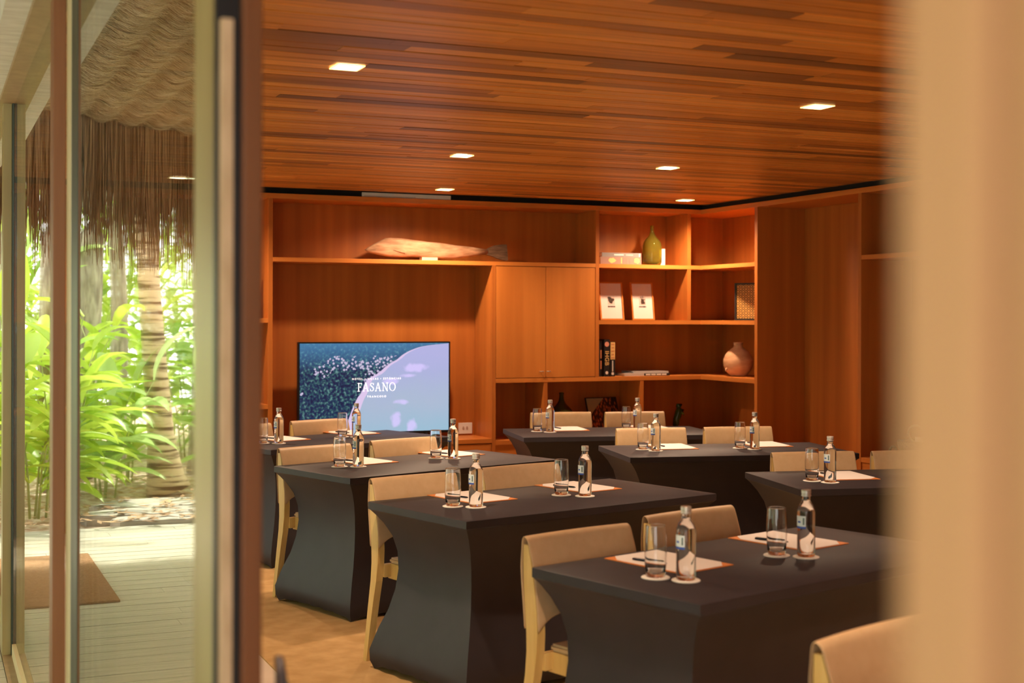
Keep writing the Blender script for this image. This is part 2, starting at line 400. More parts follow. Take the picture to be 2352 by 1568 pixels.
def strand(x, y, z0, ln, w):
    a = rr.uniform(-.5, .5); dx, dy = math.cos(a)*w, math.sin(a)*w; ox = rr.uniform(-.03, .03); P = []
    for k in range(4):
        f = k/3; ww = 1 - .75*f
        px = x + ox*f*f; py = y + rr.uniform(-.006, .006)
        P.append((bm.verts.new((px - dx*ww, py - dy*ww, z0 - ln*f)), bm.verts.new((px + dx*ww, py + dy*ww, z0 - ln*f))))
    for p, q in zip(P, P[1:]): bm.faces.new((p[0], p[1], q[1], q[0]))
for k in range(3600):
    x = .28 - 3.6*rr.random(); y = EY + rr.uniform(-.10, .16)
    cl = .5 + .5*math.sin(x*9) * math.sin(x*23 + 1)
    ln = .50 + .50*rr.random()**1.2 + .30*cl*rr.random()
    strand(x, y, tz(x) + .02, ln, rr.uniform(.003, .010))
fr = struct('thatch_fringe', bm, m_fr)
bm = bmesh.new(); tube(bm, [(-3.5, EY + .12, 2.60), (-.55, EY + .12, 2.64)], .02)
struct('eave_pole', bm, m_strip, smooth=True)
for k, px in enumerate((-4.0,)):
    bm = bmesh.new(); tube(bm, [(px, 9.6, 0), (px, 9.6, 2.8)], .09, 12); struct('roof_post', bm, m_strip, smooth=True)

# plants
def leafmat(name, c1, c2, tr=.45):
    m = bpy.data.materials.new(name); m.use_nodes = True; N = m.node_tree.nodes; L = m.node_tree.links; b = N['Principled BSDF']
    b.inputs['Roughness'].default_value = .35
    g = N.new('ShaderNodeNewGeometry'); r = ramp(N, [(0, c1), (1, c2)]); L.new(g.outputs['Random Per Island'], r.inputs[0]); L.new(r.outputs[0], b.inputs['Base Color'])
    t = N.new('ShaderNodeBsdfTranslucent'); L.new(r.outputs[0], t.inputs[0]); mx = N.new('ShaderNodeMixShader'); mx.inputs[0].default_value = tr
    L.new(b.outputs[0], mx.inputs[1]); L.new(t.outputs[0], mx.inputs[2]); L.new(mx.outputs[0], N['Material Output'].inputs[0])
    return m
m_leaf = leafmat('bright_leaf', (.30,.50,.04), (.72,.85,.14))
m_leaf2 = leafmat('pale_leaf', (.38,.62,.12), (.70,.85,.42))
m_leaf3 = leafmat('background_leaf', (.20,.36,.04), (.72,.86,.22), .55)
m_stem = mat('green_stem', (.36,.42,.14), .5)
m_trunk = noisemat('grey_bark', (.24,.20,.16), (.52,.46,.38), (6,6,1.2), 4, .9, 8, .6)
m_palm = noisemat('ringed_palm_bark', (.16,.10,.06), (.70,.52,.35), (1.2,1.2,15), 2.0, .85, 5, .7, p1=.40, p2=.52)
def leaf(bm, base, az, elev, ln, w, droop, n=7, fold=.25):
    p = Vector(base); e = elev; st = ln/n; rows = []
    side = Vector((-math.sin(az), math.cos(az), 0))
    for k in range(n + 1):
        f = k/n; ww = w*math.sin(PI*min(1, f*.93 + .05))**.75*(1 - .25*f)
        if k == n: ww = .001
        dr = Vector((math.cos(az)*math.cos(e), math.sin(az)*math.cos(e), math.sin(e)))
        upv = side.cross(dr)
        rows.append([bm.verts.new(p + side*ww*.5 - upv*ww*fold), bm.verts.new(p), bm.verts.new(p - side*ww*.5 - upv*ww*fold)])
        p = p + dr*st; e -= droop/n
    for a, b_ in zip(rows, rows[1:]):
        bm.faces.new((a[0], a[1], b_[1], b_[0])); bm.faces.new((a[1], a[2], b_[2], b_[1]))
def broad_plant(loc, h, ns, label, m, seed, ll=(.42, .72), lw=(.11, .19), spread=.55, group='broad-leaved plants in the garden'):
    rr = random.Random(seed); t = thing('broad_leaf_plant', label, 'plant', loc, 0, group)
    fb, sb = bmesh.new(), bmesh.new()
    for s in range(ns):
        az = rr.random()*6.28; lean = rr.uniform(.1, spread); hh = h*rr.uniform(.65, 1.05); r0 = rr.uniform(0, .12)
        pts = [(r0*math.cos(az) + math.cos(az)*lean*hh*f*f*.7, r0*math.sin(az) + math.sin(az)*lean*hh*f*f*.7, hh*f) for f in (0, .33, .66, 1)]
        tube(sb, pts, [.011, .009, .007, .004], 5)
        nl = rr.randint(6, 9)
        for q in range(nl):
            f = .22 + .78*q/(nl - 1); i = min(2, int(f*3)); g = f*3 - i
            p = Vector(pts[i]).lerp(Vector(pts[i + 1]), g)
            leaf(fb, p, az + (q % 2)*PI + rr.uniform(-.9, .9), rr.uniform(.15, .9) + (.5 if q == nl - 1 else 0), rr.uniform(*ll), rr.uniform(*lw), rr.uniform(.6, 1.5))
    obj('foliage', fb, m, t, True); obj('stems', sb, m_stem, t, True)
    return t
PL = [((-.02, 11.25, 0), 1.35, 5, 'tall broad-leaved plant closest to the deck, at the left of the reflection', m_leaf),
      ((-.25, 11.9, 0), 1.25, 6, 'yellow-green broad-leaved clump left of the leaning palm trunk', m_leaf),
      ((-.62, 12.3, 0), 1.15, 6, 'low pale-leaved clump just left of the palm foot', m_leaf2),
      ((-.30, 13.0, 0), 1.6, 6, 'bright clump between two grey trunks', m_leaf),
      ((-.95, 13.4, 0), 1.5, 6, 'leafy clump directly behind the palm foot', m_leaf),
      ((-1.75, 13.1, 0), 1.35, 6, 'green clump right of the palm trunk', m_leaf2),
      ((-2.15, 12.2, 0), .9, 5, 'small arching clump beside the flagstones', m_leaf),
      ((.35, 12.6, 0), 1.9, 6, 'tall clump seen behind the brown door stile', m_leaf),
      ((.15, 14.2, 0), 2.2, 6, 'tall bright clump at the far left of the garden', m_leaf2),
      ((-.75, 15.0, 0), 2.1, 7, 'dense bright clump in the middle distance', m_leaf),
      ((-1.9, 15.2, 0), 2.1, 7, 'dense pale clump in the middle distance', m_leaf2),
      ((-3.0, 14.6, 0), 2.2, 7, 'leafy clump at the far right of the garden', m_leaf)]
for k, (loc, h, ns, lab, m) in enumerate(PL): broad_plant(loc, h, ns, lab, m, 40 + k)
# one big paddle leaf plant near the left
t = thing('paddle_leaf_plant', 'single plant with huge upright yellow-green paddle leaves at the far left', 'plant', (.13, 11.25, 0))
fb, sb = bmesh.new(), bmesh.new()
for az, hh, ll, ww, el in ((2.0, 1.15, .5, .26, 1.0), (4.6, 1.55, .62, .20, 1.35), (.6, .75, .5, .24, .4), (3.4, .60, .45, .22, .3)):
    tube(sb, [(0, 0, 0), (.04*math.cos(az), .04*math.sin(az), hh*.5), (.10*math.cos(az), .10*math.sin(az), hh)], [.014, .01, .006], 6)
    leaf(fb, (.10*math.cos(az), .10*math.sin(az), hh), az, el, ll, ww, .7, 9, .1)
obj('foliage', fb, m_leaf, t, True); obj('stems', sb, m_stem, t, True)
# leaning ringed palm
t = thing('palm_tree', 'leaning palm with ringed tan trunk rising from the sand by the flagstones', 'tree', (-1.24, 12.64, 0))
bm = bmesh.new(); pts, rad = [], []
for k in range(60):
    f = k/59; pts.append((.26*f**.7 + .05*f, -.05*f, 3.9*f)); rad.append(.155 - .075*f**.35 + .006*(k % 2) + (.05*(1 - f*8) if f < .125 else 0))
tube(bm, pts, rad, 18); obj('trunk', bm, m_palm, t, True)
fb = bmesh.new(); rr = random.Random(77)
for q in range(13):
    az = 6.28*q/13; p = Vector(pts[-1]); e = .9
    for s in range(22):
        dr = Vector((math.cos(az)*math.cos(e), math.sin(az)*math.cos(e), math.sin(e))); p = p + dr*.085; e -= .085
        for sd in (-1, 1): leaf(fb, p, az + sd*1.0, e - .2, .5*(1 - .5*s/22), .035, .8, 4, .1)
obj('fronds', fb, m_leaf, t, True)
# slender grey trunks
for k, (x, y, r0, h, lx, lab) in enumerate([(-.32, 12.9, .085, 4, .12, 'dark grey trunk nearest the left leaf of the glass wall'), (-.62, 14.0, .12, 4.2, -.1, 'thick grey trunk between the two left clumps'),
        (-1.05, 14.6, .08, 4.2, .08, 'thin grey trunk behind the ringed palm'), (-1.72, 13.9, .07, 4.2, -.05, 'straight grey trunk right of the palm'), (-2.15, 14.3, .09, 4.2, .12, 'rough grey trunk at the right of the garden'), (.12, 13.6, .08, 4.2, -.06, 'grey trunk behind the brown stile')]):
    t = thing('slender_tree', lab, 'tree', (x, y, 0), 0, 'grey trunks in the garden')
    bm = bmesh.new(); rr = random.Random(90 + k)
    pts = [(lx*f + .03*math.sin(7*f + k), .02*math.cos(5*f), h*f) for f in [i/14 for i in range(15)]]
    tube(bm, pts, [r0*(1.25 - .5*i/14)*(1 + rr.uniform(-.06, .06)) for i in range(15)], 12); obj('trunk', bm, m_trunk, t, True)
    fb = bmesh.new()
    for q in range(26): leaf(fb, Vector(pts[-1]) + Vector((rr.uniform(-.2,.2), rr.uniform(-.2,.2), rr.uniform(-1.6,.2))), rr.random()*6.28, rr.uniform(-.3, 1), rr.uniform(.5, .9), rr.uniform(.06, .1), 1.1)
    obj('crown', fb, m_leaf3, t, True)
# dense background foliage, nobody could count it
bm = bmesh.new(); rr = random.Random(55)
for k in range(5200):
    x, y = rr.uniform(-7, 4), rr.uniform(15.2, 19); z = 3.6*rr.random()**.9
    leaf(bm, (x, y, z), rr.random()*6.28, rr.uniform(-.4, 1.2), rr.uniform(.3, .8), rr.uniform(.04, .12), rr.uniform(.5, 1.4), 4, .15)
struct('deck_side_ground', BX(-9, -5, -4, 10.46, -.1, -.03), m_ground)
hb = bmesh.new(); rh = random.Random(71)  # hedge added out of view to keep low sky light out of the room
for k in range(5200):
    leaf(hb, (rh.uniform(-7.4, -5.9), rh.uniform(-4, 11), 3.7*rh.random()), rh.random()*6.28, rh.uniform(-.4, 1.2), rh.uniform(.35, .8), rh.uniform(.09, .17), rh.uniform(.5, 1.4), 3, .15)
o = tag(obj('sky_block_foliage', hb, m_leaf3, None, True), 'added unseen green hedge blocking low sky light beyond the deck', 'hedge'); o['kind'] = 'stuff'
o = tag(obj('jungle_foliage', bm, m_leaf3, None, True), 'dense bright jungle foliage filling the background of the garden', 'foliage'); o['kind'] = 'stuff'

# ================================================================== LAMPS
m_lens = mat('lamp_lens', (1,1,1), .5, emit=(1, .93, .80), estr=14)
m_refl = mat('lamp_reflector', (.9,.7,.25), .4, emit=(1, .72, .25), estr=2.2)
m_trim = mat('lamp_trim', (.45,.25,.12), .5)
LD = [(1.50, 5.07, 'square recessed downlight nearest the dark door frame'), (3.75, 5.13, 'square recessed downlight nearest the blurred tan post'), (2.95, 7.56, 'square downlight above the middle of the left table column'),
      (4.40, 7.62, 'square downlight above the middle of the right table column'), (3.60, 9.58, 'square downlight washing the shelf with the wooden fish'), (5.72, 9.62, 'square downlight washing the corner bookcase')]
EXTRA = [(1.6, 9.55, 'above the left bay bookcase'), (1.6, 2.6, 'behind the near door leaf'), (3.9, 2.6, 'above the nearest tables'), (5.6, 2.6, 'in the near right corner of the room'), (3.0, .6, 'nearest the front wall')]
lens_d = None
def lamp(x, y, lab, w=LAMP_W, wide=100):
    global lens_d
    t = thing('downlight', lab, 'lamp', (x, y, ZC), 0, 'square ceiling downlights')
    bm = bmesh.new(); s, q = .056, .047
    for a in ((-s, s, -s, -q), (-s, s, q, s), (-s, -q, -q, q), (q, s, -q, q)): box(bm, *a, -.004, .0)
    obj('trim_ring', bm, m_refl, t)
    obj('lens', BX(-q, q, -q, q, -.0025, -.001), m_lens, t)
    ld = bpy.data.lights.new('downlight_beam', 'SPOT'); ld.energy = w; ld.color = LAMP_COL; ld.spot_size = math.radians(wide); ld.spot_blend = .75; ld.shadow_soft_size = .035
    lo = bpy.data.objects.new('downlight_beam', ld); C.objects.link(lo); lo.parent = t; lo.location = (0, 0, -.03)
for x, y, lab in LD: lamp(x, y, lab, *((112, 155) if y > 9 else ()))
for x, y, lab in EXTRA: lamp(x, y, 'square recessed downlight ' + lab, *((112, 155) if y > 9 else ()))

# ================================================================== FURNITURE
# stretch covered tables
def cover_mesh(L_, W_, H_, seed, ke=1.0):
    bm = bmesh.new(); rr = random.Random(seed); ph = rr.random()*6
    NL, NW = 20, 12
    per = []     # (u,v) unit square perimeter, with which side
    for i in range(NL): per.append((i/NL, 0, 0))
    for i in range(NW): per.append((1, i/NW, 1))
    for i in range(NL): per.append((1 - i/NL, 1, 2))
    for i in range(NW): per.append((0, 1 - i/NW, 3))
    prof = [(.0, .020), (.035, .006), (.085, .004), (.18, .032), (.27, .066), (.36, .088), (.45, .098), (.53, .095), (.60, .078), (.655, .050), (.69, .025), (.708, .010), (.716, .002)]
    rings = []
    for kz, (z, p) in enumerate(prof):
        ring = []
        f = z/.716
        for (u, v, sd) in per:
            x = p*ke + u*(L_ - 2*p*ke); y_ = p + v*(W_ - 2*p)
            t = (u if sd in (0, 2) else v); cc = math.sin(PI*t)**.8
            sag = (.030 if sd in (0, 2) else .014)*cc*math.sin(PI*min(1, f*1.05))
            if sd == 0: y_ += sag
            elif sd == 2: y_ -= sag
            elif sd == 1: x -= sag
            else: x += sag
            zz = z + (.022*cc**.5 + .004)*(1 - f)**8 if cc > .02 else z
            # wrinkles and pocket bulge near the feet
            if z < .2:
                zk = (1 - z/.2); w = .010*math.sin(t*38 + ph + z*30)*cc*zk
                x += w if sd in (1, 3) else 0; y_ += w if sd in (0, 2) else 0
            ring.append(bm.verts.new((x, y_, zz)))
        rings.append(ring)
    n = len(per)
    e = .003
    for z, p in ((.7165, -.001), (.7475, -.001), (.75, .003)):
        rings.append([bm.verts.new((p + u*(L_ - 2*p), p + v*(W_ - 2*p), z)) for (u, v, sd) in per])
    for a, b_ in zip(rings, rings[1:]):
        for i in range(n): bm.faces.new((a[i], a[(i+1) % n], b_[(i+1) % n], b_[i]))
    bm.faces.new(rings[-1])
    return bm
TABLES = {'T4': (16, 2.056, 3.368, 'charcoal covered conference table nearest the camera, in front'), 'T3': (14.5, 2.02, 5.119, 'charcoal covered conference table second from the front in the left column'),
          'T2': (17.5, 2.013, 6.736, 'charcoal covered conference table third from the front in the left column'), 'T1': (18.5, 1.988, 8.373, 'charcoal covered conference table in the left column in front of the television'),
          'R1': (-12, 3.816, 8.584, 'charcoal covered conference table nearest the cupboard and corner bookcase'), 'R2': (-12.5, 3.856, 7.111, 'charcoal covered conference table in the middle of the right column'),
          'R3': (-12.5, 3.896, 5.458, 'charcoal covered conference table running behind the blurred tan post')}
TL, TW = 1.46, .75
for k, (a, x, y, lab) in TABLES.items():
    o = obj('conference_table', cover_mesh(TL, TW, .75, ord(k[0])*10 + int(k[1]), .74 if k == 'T4' else 1.0), m_cloth)
    o.location = (x, y, .006); o.rotation_euler = (0, 0, math.radians(a)); angle_smooth(o, 50)
    tag(o, lab, 'table', 'stretch covered conference tables')
def TP(k, lx, ly, z=.756):
    a, x0, y0 = TABLES[k][:3]; a = math.radians(a)
    return (x0 + lx*math.cos(a) - ly*math.sin(a), y0 + lx*math.sin(a) + ly*math.cos(a), z)

# chair: origin on the floor under the top edge of the backrest, +y is behind the sitter
def up_y(z):
    P = [(0, .05), (.2, .015), (.40, -.028), (.48, -.036), (.56, -.034), (.70, -.018), (.84, .0)]
    for (z0, y0), (z1, y1) in zip(P, P[1:]):
        if z <= z1: return y0 + (y1 - y0)*(z - z0)/(z1 - z0)
    return 0
def make_chair(label):
    t = thing('dining_chair', label, 'chair', (0,0,0), 0, 'beige leather backed chairs')
    hw = .24
    for sx in (-1, 1):
        bm = bmesh.new(); rows = []
        for z, d in ((0, .030), (.12, .033), (.25, .038), (.38, .046), (.46, .052), (.52, .056), (.60, .060), (.68, .054), (.76, .040), (.815, .022)):
            yc = up_y(z); x0, x1 = sx*(hw - .036), sx*(hw - .001)
            rows.append([bm.verts.new(p) for p in ((x0, yc - d/2 - .012, z), (x1, yc - d/2 - .012, z), (x1, yc + d/2 - .012, z), (x0, yc + d/2 - .012, z))])
        for a, b_ in zip(rows, rows[1:]):
            for i in range(4): bm.faces.new((a[i], a[(i+1) % 4], b_[(i+1) % 4], b_[i]))
        bm.faces.new(rows[0]); bm.faces.new(rows[-1])
        obj('leg', bm, m_ash, t)
        bm = bmesh.new(); rows = []
        for z, w in ((0, .028), (.2, .033), (.40, .042)):
            xc = sx*.146; yc = -.386 + .01*(1 - z)
            rows.append([bm.verts.new(p) for p in ((xc - w/2, yc - w/2, z), (xc + w/2, yc - w/2, z), (xc + w/2, yc + w/2, z), (xc - w/2, yc + w/2, z))])
        for a, b_ in zip(rows, rows[1:]):
            for i in range(4): bm.faces.new((a[i], a[(i+1) % 4], b_[(i+1) % 4], b_[i]))
        bm.faces.new(rows[0]); bm.faces.new(rows[-1])
        obj('leg', bm, m_ash, t)
    bm = bmesh.new()
    for sx in (-1, 1): box(bm, sx*.158 - .011, sx*.158 + .011, -.405, -.050, .385, .455, bev=.003)
    box(bm, -.150, .150, -.408, -.384, .385, .455, bev=.003); box(bm, -.204, .204, -.075, -.05, .395, .455, bev=.003)
    obj('seat_frame', bm, m_ash, t)
    bm = bmesh.new(); prism(bm, [(-.168, -.056), (.168, -.056), (.168, -.41), (-.168, -.41)], 'z', .4555, .480); bmesh.ops.bevel(bm, geom=bm.edges[:], offset=.008, segments=2, affect='EDGES'); angle_smooth(obj('seat', bm, m_leather, t), 50)
    # sling folded over the two uprights
    bm = bmesh.new(); NX = 24; prof = []
    def half(z): return {0: .0}.get(z, max(.012, min(.036, .012 + (.84 - z)*.22)))
    zs = [.52, .56, .62, .68, .74, .785, .815, .832]
    back = [(up_y(z) - .012 + half(z), z) for z in zs]; front = [(up_y(z) - .012 - half(z), z) for z in zs[::-1]]
    prof = back + [(-.006, .8415), (-.014, .8415)] + front
    rows = []
    for i in range(NX + 1):
        f = i/NX; x = -hw - .003 + (2*hw + .006)*f; q = abs(2*f - 1)
        hem = .062*(1 - q**5); cur = .016*(1 - q**2)
        row = []
        for (y_, z) in prof:
            if z < .7: z = z + hem*(.7 - z)/.18
            row.append(bm.verts.new((x, y_ + cur, z)))
        rows.append(row)
    for a, b_ in zip(rows, rows[1:]):
        for i in range(len(prof) - 1): bm.faces.new((a[i], a[i+1], b_[i+1], b_[i]))
    o = obj('backrest', bm, m_leather, t, True)
    md = o.modifiers.new('thickness', 'SOLIDIFY'); md.thickness = .004; md.offset = 0
    md = o.modifiers.new('smooth', 'SUBSURF'); md.levels = 1; md.render_levels = 1
    return t
CH = [('T4', .258, .822, 'beige leather chair at the left end of the nearest table'), ('T4', .91, .905, 'beige leather chair right of the tall bottle at the nearest table'),
      ('T3', .295, .832, 'beige leather chair at the left end of the second table of the left column'), ('T3', .955, .875, 'beige leather chair at the right half of the second table of the left column'),
      ('T2', .29, .80, 'beige leather chair at the left end of the third table of the left column'), ('T2', .955, .85, 'beige leather chair right half of the third table, beside the bench drawers'),
      ('T1', .28, .86, 'beige leather chair partly hidden behind the dark door frame'), ('T1', .955, .90, 'beige leather chair standing right in front of the television'),
      ('R1', .53, 1.125, 'beige leather chair in front of the dark glass demijohn'), ('R1', 1.12, 1.09, 'beige leather chair right of the colourful photograph'),
      ('R2', .415, .97, 'beige leather chair at the left half of the middle right table'), ('R2', 1.03, .975, 'beige leather chair at the right half of the middle right table'),
      ('R3', .43, .86, 'beige leather chair left of the tan post behind the right front table'), ('R3', 1.01, .84, 'beige leather chair half hidden by the blurred tan post, upper one')]
ch0 = None
for k, lx, ly, lab in CH:
    p = TP(k, lx, ly, .006); rz = math.radians(TABLES[k][0])
    if ch0 is None: ch0 = make_chair(lab); ch0.location = p; ch0.rotation_euler = (0, 0, rz)
    else: dup(ch0, p, rz, lab)
a = math.radians(18); dup(ch0, (1.852 + .24*math.cos(a), 2.55 + .24*math.sin(a), .006), a, 'beige leather chair in the bottom right corner, closest to the camera')

# place settings
def make_coaster(): 
    bm = bmesh.new(); lathe(bm, [(.044, 0), (.0455, .0008), (.0455, .0035), (.044, .0043)], 40); o = obj('coaster', bm, m_coaster); return angle_smooth(o, 30)
def make_glass(label):
    bm = bmesh.new()
    outer = [(.0, 0), (.026, 0), (.0295, .002), (.0315, .010), (.0345, .045), (.0358, .085), (.0350, .120), (.0322, .158), (.0319, .1622), (.0317, .1632), (.0313, .1637)]
    inner = [(.0309, .1636), (.0307, .1630), (.0308, .1615), (.0312, .158), (.0340, .120), (.0348, .085), (.0335, .045), (.0300, .018), (.024, .0145), (.0, .0135)]
    n = 40; rings = []
    for r_, z in outer + inner:
        if r_ == 0: rings.append([bm.verts.new((0, 0, z))])
        else: rings.append([bm.verts.new((r_*math.cos(2*PI*i/n), r_*math.sin(2*PI*i/n), z)) for i in range(n)])
    for a, b_ in zip(rings, rings[1:]):
        for i in range(n):
            j = (i + 1) % n
            if len(a) == 1: bm.faces.new((a[0], b_[j], b_[i]))
            elif len(b_) == 1: bm.faces.new((a[i], a[j], b_[0]))
            else: bm.faces.new((a[i], a[j], b_[j], b_[i]))
    return tag(obj('water_glass', bm, m_glassware, None, True), label, 'glass', 'empty water glasses')
def make_bottle(label):
    t = thing('water_bottle', label, 'bottle', (0,0,0), 0, 'clear water bottles')
    bm = bmesh.new()
    lathe(bm, [(.0, .0), (.026, 0), (.0295, .003), (.0308, .010), (.0310, .05), (.0305, .10), (.0312, .150), (.0300, .162), (.0235, .178), (.0170, .188), (.0148, .194), (.0142, .208), (.0142, .216), (.0, .216)], 40, caps=False)
    bmesh.ops.remove_doubles(bm, verts=bm.verts, dist=.00001)
    obj('glass_body', bm, m_bottle, t, True)
    bm = bmesh.new(); lathe(bm, [(.0155, .2075), (.0172, .2085), (.0172, .2125), (.0160, .2135), (.0158, .2165), (.0170, .218), (.0170, .229), (.0160, .2305)], 32)
    o = angle_smooth(obj('cap', bm, m_cap, t), 35); o['label'] = 'silver screw cap'
    def patch(a0, a1, z0, z1, r_, name, m, par):
        bm = bmesh.new(); n = 12; A = []
        for i in range(n + 1):
            a = a0 + (a1 - a0)*i/n; A.append([bm.verts.new((q*math.cos(a), q*math.sin(a), z)) for q in (r_, r_ + .0003) for z in (z0, z1)])
        for p, q in zip(A, A[1:]):
            bm.faces.new((p[2], p[3], q[3], q[2])); bm.faces.new((p[0], q[0], q[1], p[1])); bm.faces.new((p[1], q[1], q[3], p[3])); bm.faces.new((p[0], p[2], q[2], q[0]))
        bm.faces.new((A[0][0], A[0][1], A[0][3], A[0][2])); bm.faces.new((A[-1][0], A[-1][2], A[-1][3], A[-1][1]))
        return obj(name, bm, m, par, False)
    la = patch(2.75, 4.05, .106, .142, .0318, 'label', m_label, t); la['label'] = 'small white label with blue foot'
    patch(2.75, 4.05, .0985, .106, .0318, 'label_band', m_blue, la)
    patch(3.72, 3.90, .112, .136, .0322, 'label_mark', mat('label_grey', (.12,.18,.18), .5), la)
    patch(3.05, 3.45, .118, .124, .0322, 'label_mark', m_blue, la)
    return t
def make_pad(label):
    t = thing('note_folder', label, 'notepad', (0,0,0), 0, 'orange note folders with paper')
    obj('folder', BX(-.255, 0, 0, .36, 0, .0035, bev=.0008), m_orange, t)
    bm = bmesh.new(); c = .052; prism(bm, [(-.249 + .0, .004), (-c, .004), (-.004, c), (-.004, .355), (-.249 + c*.8, .355), (-.249, .355 - c)], 'z', .0036, .0052); obj('paper_sheet', bm, m_paper, t)
    return t
def make_pen(label):
    t = thing('pen', label, 'pen', (0,0,0), 0, 'dark pens on the folders')
    bm = bmesh.new(); tube(bm, [(0, 0, .0045), (0, .010, .0045), (0, .118, .0045), (0, .135, .0045)], [.0012, .0040, .0045, .0038], 10); obj('barrel', bm, m_pen, t, True)
    obj('clip', BX(-.001, .001, .085, .130, .0088, .0100), m_steel, t)
    return t
SET = {('T1','a'): [(.183,.397),(.257,.318),(.582,.427), 'at the left end of the television table'], ('T1','b'): [(.859,.457),(.924,.383),(1.225,.500), 'straight in front of the television screen'],
       ('T2','a'): [(.244,.464),(.325,.400),(.64,.45), 'at the left seat of the third table'], ('T2','b'): [(.930,.48),(.995,.40),(1.30,.47), 'at the right seat of the third table'],
       ('T3','a'): [(.202,.379),(.268,.298),(.577,.395), 'at the left seat of the second table'], ('T3','b'): [(.826,.383),(.889,.288),(1.212,.385), 'at the right seat of the second table'],
       ('T4','a'): [(.184,.361),(.224,.267),(.545,.351), 'at the left seat of the nearest table'], ('T4','b'): [(.802,.380),(.855,.294),(1.205,.375), 'at the right seat of the nearest table'],
       ('R1','a'): [(.195,.449),(.273,.374),(.590,.450), 'at the left seat of the farthest right table'], ('R1','b'): [(.901,.560),(.970,.500),(1.24,.48), 'at the right seat of the farthest right table'],
       ('R2','a'): [(.204,.429),(.257,.326),(.566,.400), 'at the left seat of the middle right table'], ('R2','b'): [(.841,.412),(.908,.328),(1.220,.45), 'at the right seat of the middle right table'],
       ('R3','a'): [(.187,.298),(.249,.217),(.566,.305), 'on the table behind the tan post']}
co0 = g0 = b0 = p0 = n0 = None; first = True
for (k, s), (G, B, P, where) in SET.items():
    a = math.radians(TABLES[k][0]); z = .7562
    def place(o, proto_made, pos, rz, lab):
        if proto_made: o.location = pos; o.rotation_euler = (0, 0, rz); return o
        return dup(o, pos, rz, lab)
    if first:
        co0 = tag(make_coaster(), 'round coaster under the glass ' + where, 'coaster', 'round paper coasters')
        g0 = make_glass('empty clear tumbler ' + where); b0 = make_bottle('capped clear water bottle ' + where); n0 = make_pad('orange note folder ' + where); p0 = make_pen('dark pen lying on the folder ' + where)
    place(co0, first, TP(k, *G, z), 0, 'round coaster under the glass ' + where)
    dup(co0, TP(k, *B, z), 0, 'round coaster under the bottle ' + where)
    place(g0, first, TP(k, *G, z + .0044), 0, 'empty clear tumbler ' + where)
    place(b0, first, TP(k, *B, z + .0044), 0, 'capped clear water bottle ' + where)
    place(n0, first, TP(k, *P, z), a, 'orange note folder ' + where)
    place(p0, first, TP(k, P[0] - .185, P[1] + .13, z + .0053), a + .22, 'dark pen lying on the folder ' + where)
    first = False

# ================================================================== TELEVISION
TVX0, TVX1, TVZ0, TVZ1, TVY = 2.617, 3.864, .667, 1.397, 10.15
t = thing('television', 'large flat television showing an aerial beach view with hotel lettering', 'television', (0, 0, 0))
obj('housing', BX(TVX0, TVX1, TVY, TVY + .035, TVZ0, TVZ1, bev=.003), m_black, t)
m_scr = bpy.data.materials.new('tv_picture'); m_scr.use_nodes = True; N = m_scr.node_tree.nodes; L = m_scr.node_tree.links; b = N['Principled BSDF']
b.inputs['Base Color'].default_value = (.01,.01,.01,1); b.inputs['Roughness'].default_value = .25
tc = N.new('ShaderNodeTexCoord'); sp = N.new('ShaderNodeSeparateXYZ'); L.new(tc.outputs['Generated'], sp.inputs[0])
def math_(op, a, b_=None, c_=None):
    n = N.new('ShaderNodeMath'); n.operation = op
    for i, v in enumerate((a, b_, c_)):
        if v is None: continue
        if isinstance(v, (int, float)): n.inputs[i].default_value = v
        else: L.new(v, n.inputs[i])
    return n.outputs[0]
U, V = sp.outputs[0], sp.outputs[2]
fc = N.new('ShaderNodeFloatCurve'); cv = fc.mapping.curves[0]
pts = [(0, .30), (.185, .327), (.365, .373), (.44, .40), (.60, .45), (.657, .51), (.747, .576), (.815, .64), (.876, .687), (.94, .77), (.966, .84), (.994, 1.0)]
cv.points[0].location = pts[0]; cv.points[1].location = (1, 1.05)
for p in pts[1:]: cv.points.new(*p)
fc.mapping.update(); L.new(V, fc.inputs['Value'])
def noise(scale, detail=4, vec=None):
    n = N.new('ShaderNodeTexNoise'); n.inputs['Scale'].default_value = scale; n.inputs['Detail'].default_value = detail
    L.new(vec or tc.outputs['Object'], n.inputs['Vector']); return n.outputs['Fac']
dist = math_('SUBTRACT', U, math_('ADD', fc.outputs[0], math_('MULTIPLY', math_('SUBTRACT', noise(9), .5), .02)))
land = math_('LESS_THAN', dist, 0)
beach = math_('MULTIPLY', math_('GREATER_THAN', dist, -.001), math_('LESS_THAN', dist, math_('MULTIPLY_ADD', math_('SUBTRACT', 1, V), .055, .012)))
seaR = ramp(N, [(.0,(.30,.47,.60)), (.3,(.37,.45,.60)), (.7,(.38,.41,.66)), (1,(.41,.41,.70))]); L.new(math_('ADD', V, math_('MULTIPLY', math_('SUBTRACT', noise(2.2), .5), .5)), seaR.inputs[0])
cloudR = ramp(N, [(.60,(0,0,0)), (.70,(1,1,1))]); L.new(noise(6.5, 5), cloudR.inputs[0])
def mixc(f, a, b_):
    n = N.new('ShaderNodeMix'); n.data_type = 'RGBA'
    for i, v in ((0, f), (6, a), (7, b_)):
        if isinstance(v, (int, float)): n.inputs[i].default_value = v
        elif isinstance(v, tuple): n.inputs[i].default_value = (*v, 1)
        else: L.new(v, n.inputs[i])
    return n.outputs[2]
def blob(cx, cy, rx, ry):
    d = math_('ADD', math_('POWER', math_('DIVIDE', math_('SUBTRACT', U, cx), rx), 2.0), math_('POWER', math_('DIVIDE', math_('SUBTRACT', V, cy), ry), 2.0))
    return math_('MAXIMUM', math_('SUBTRACT', 1.0, d), 0.0)
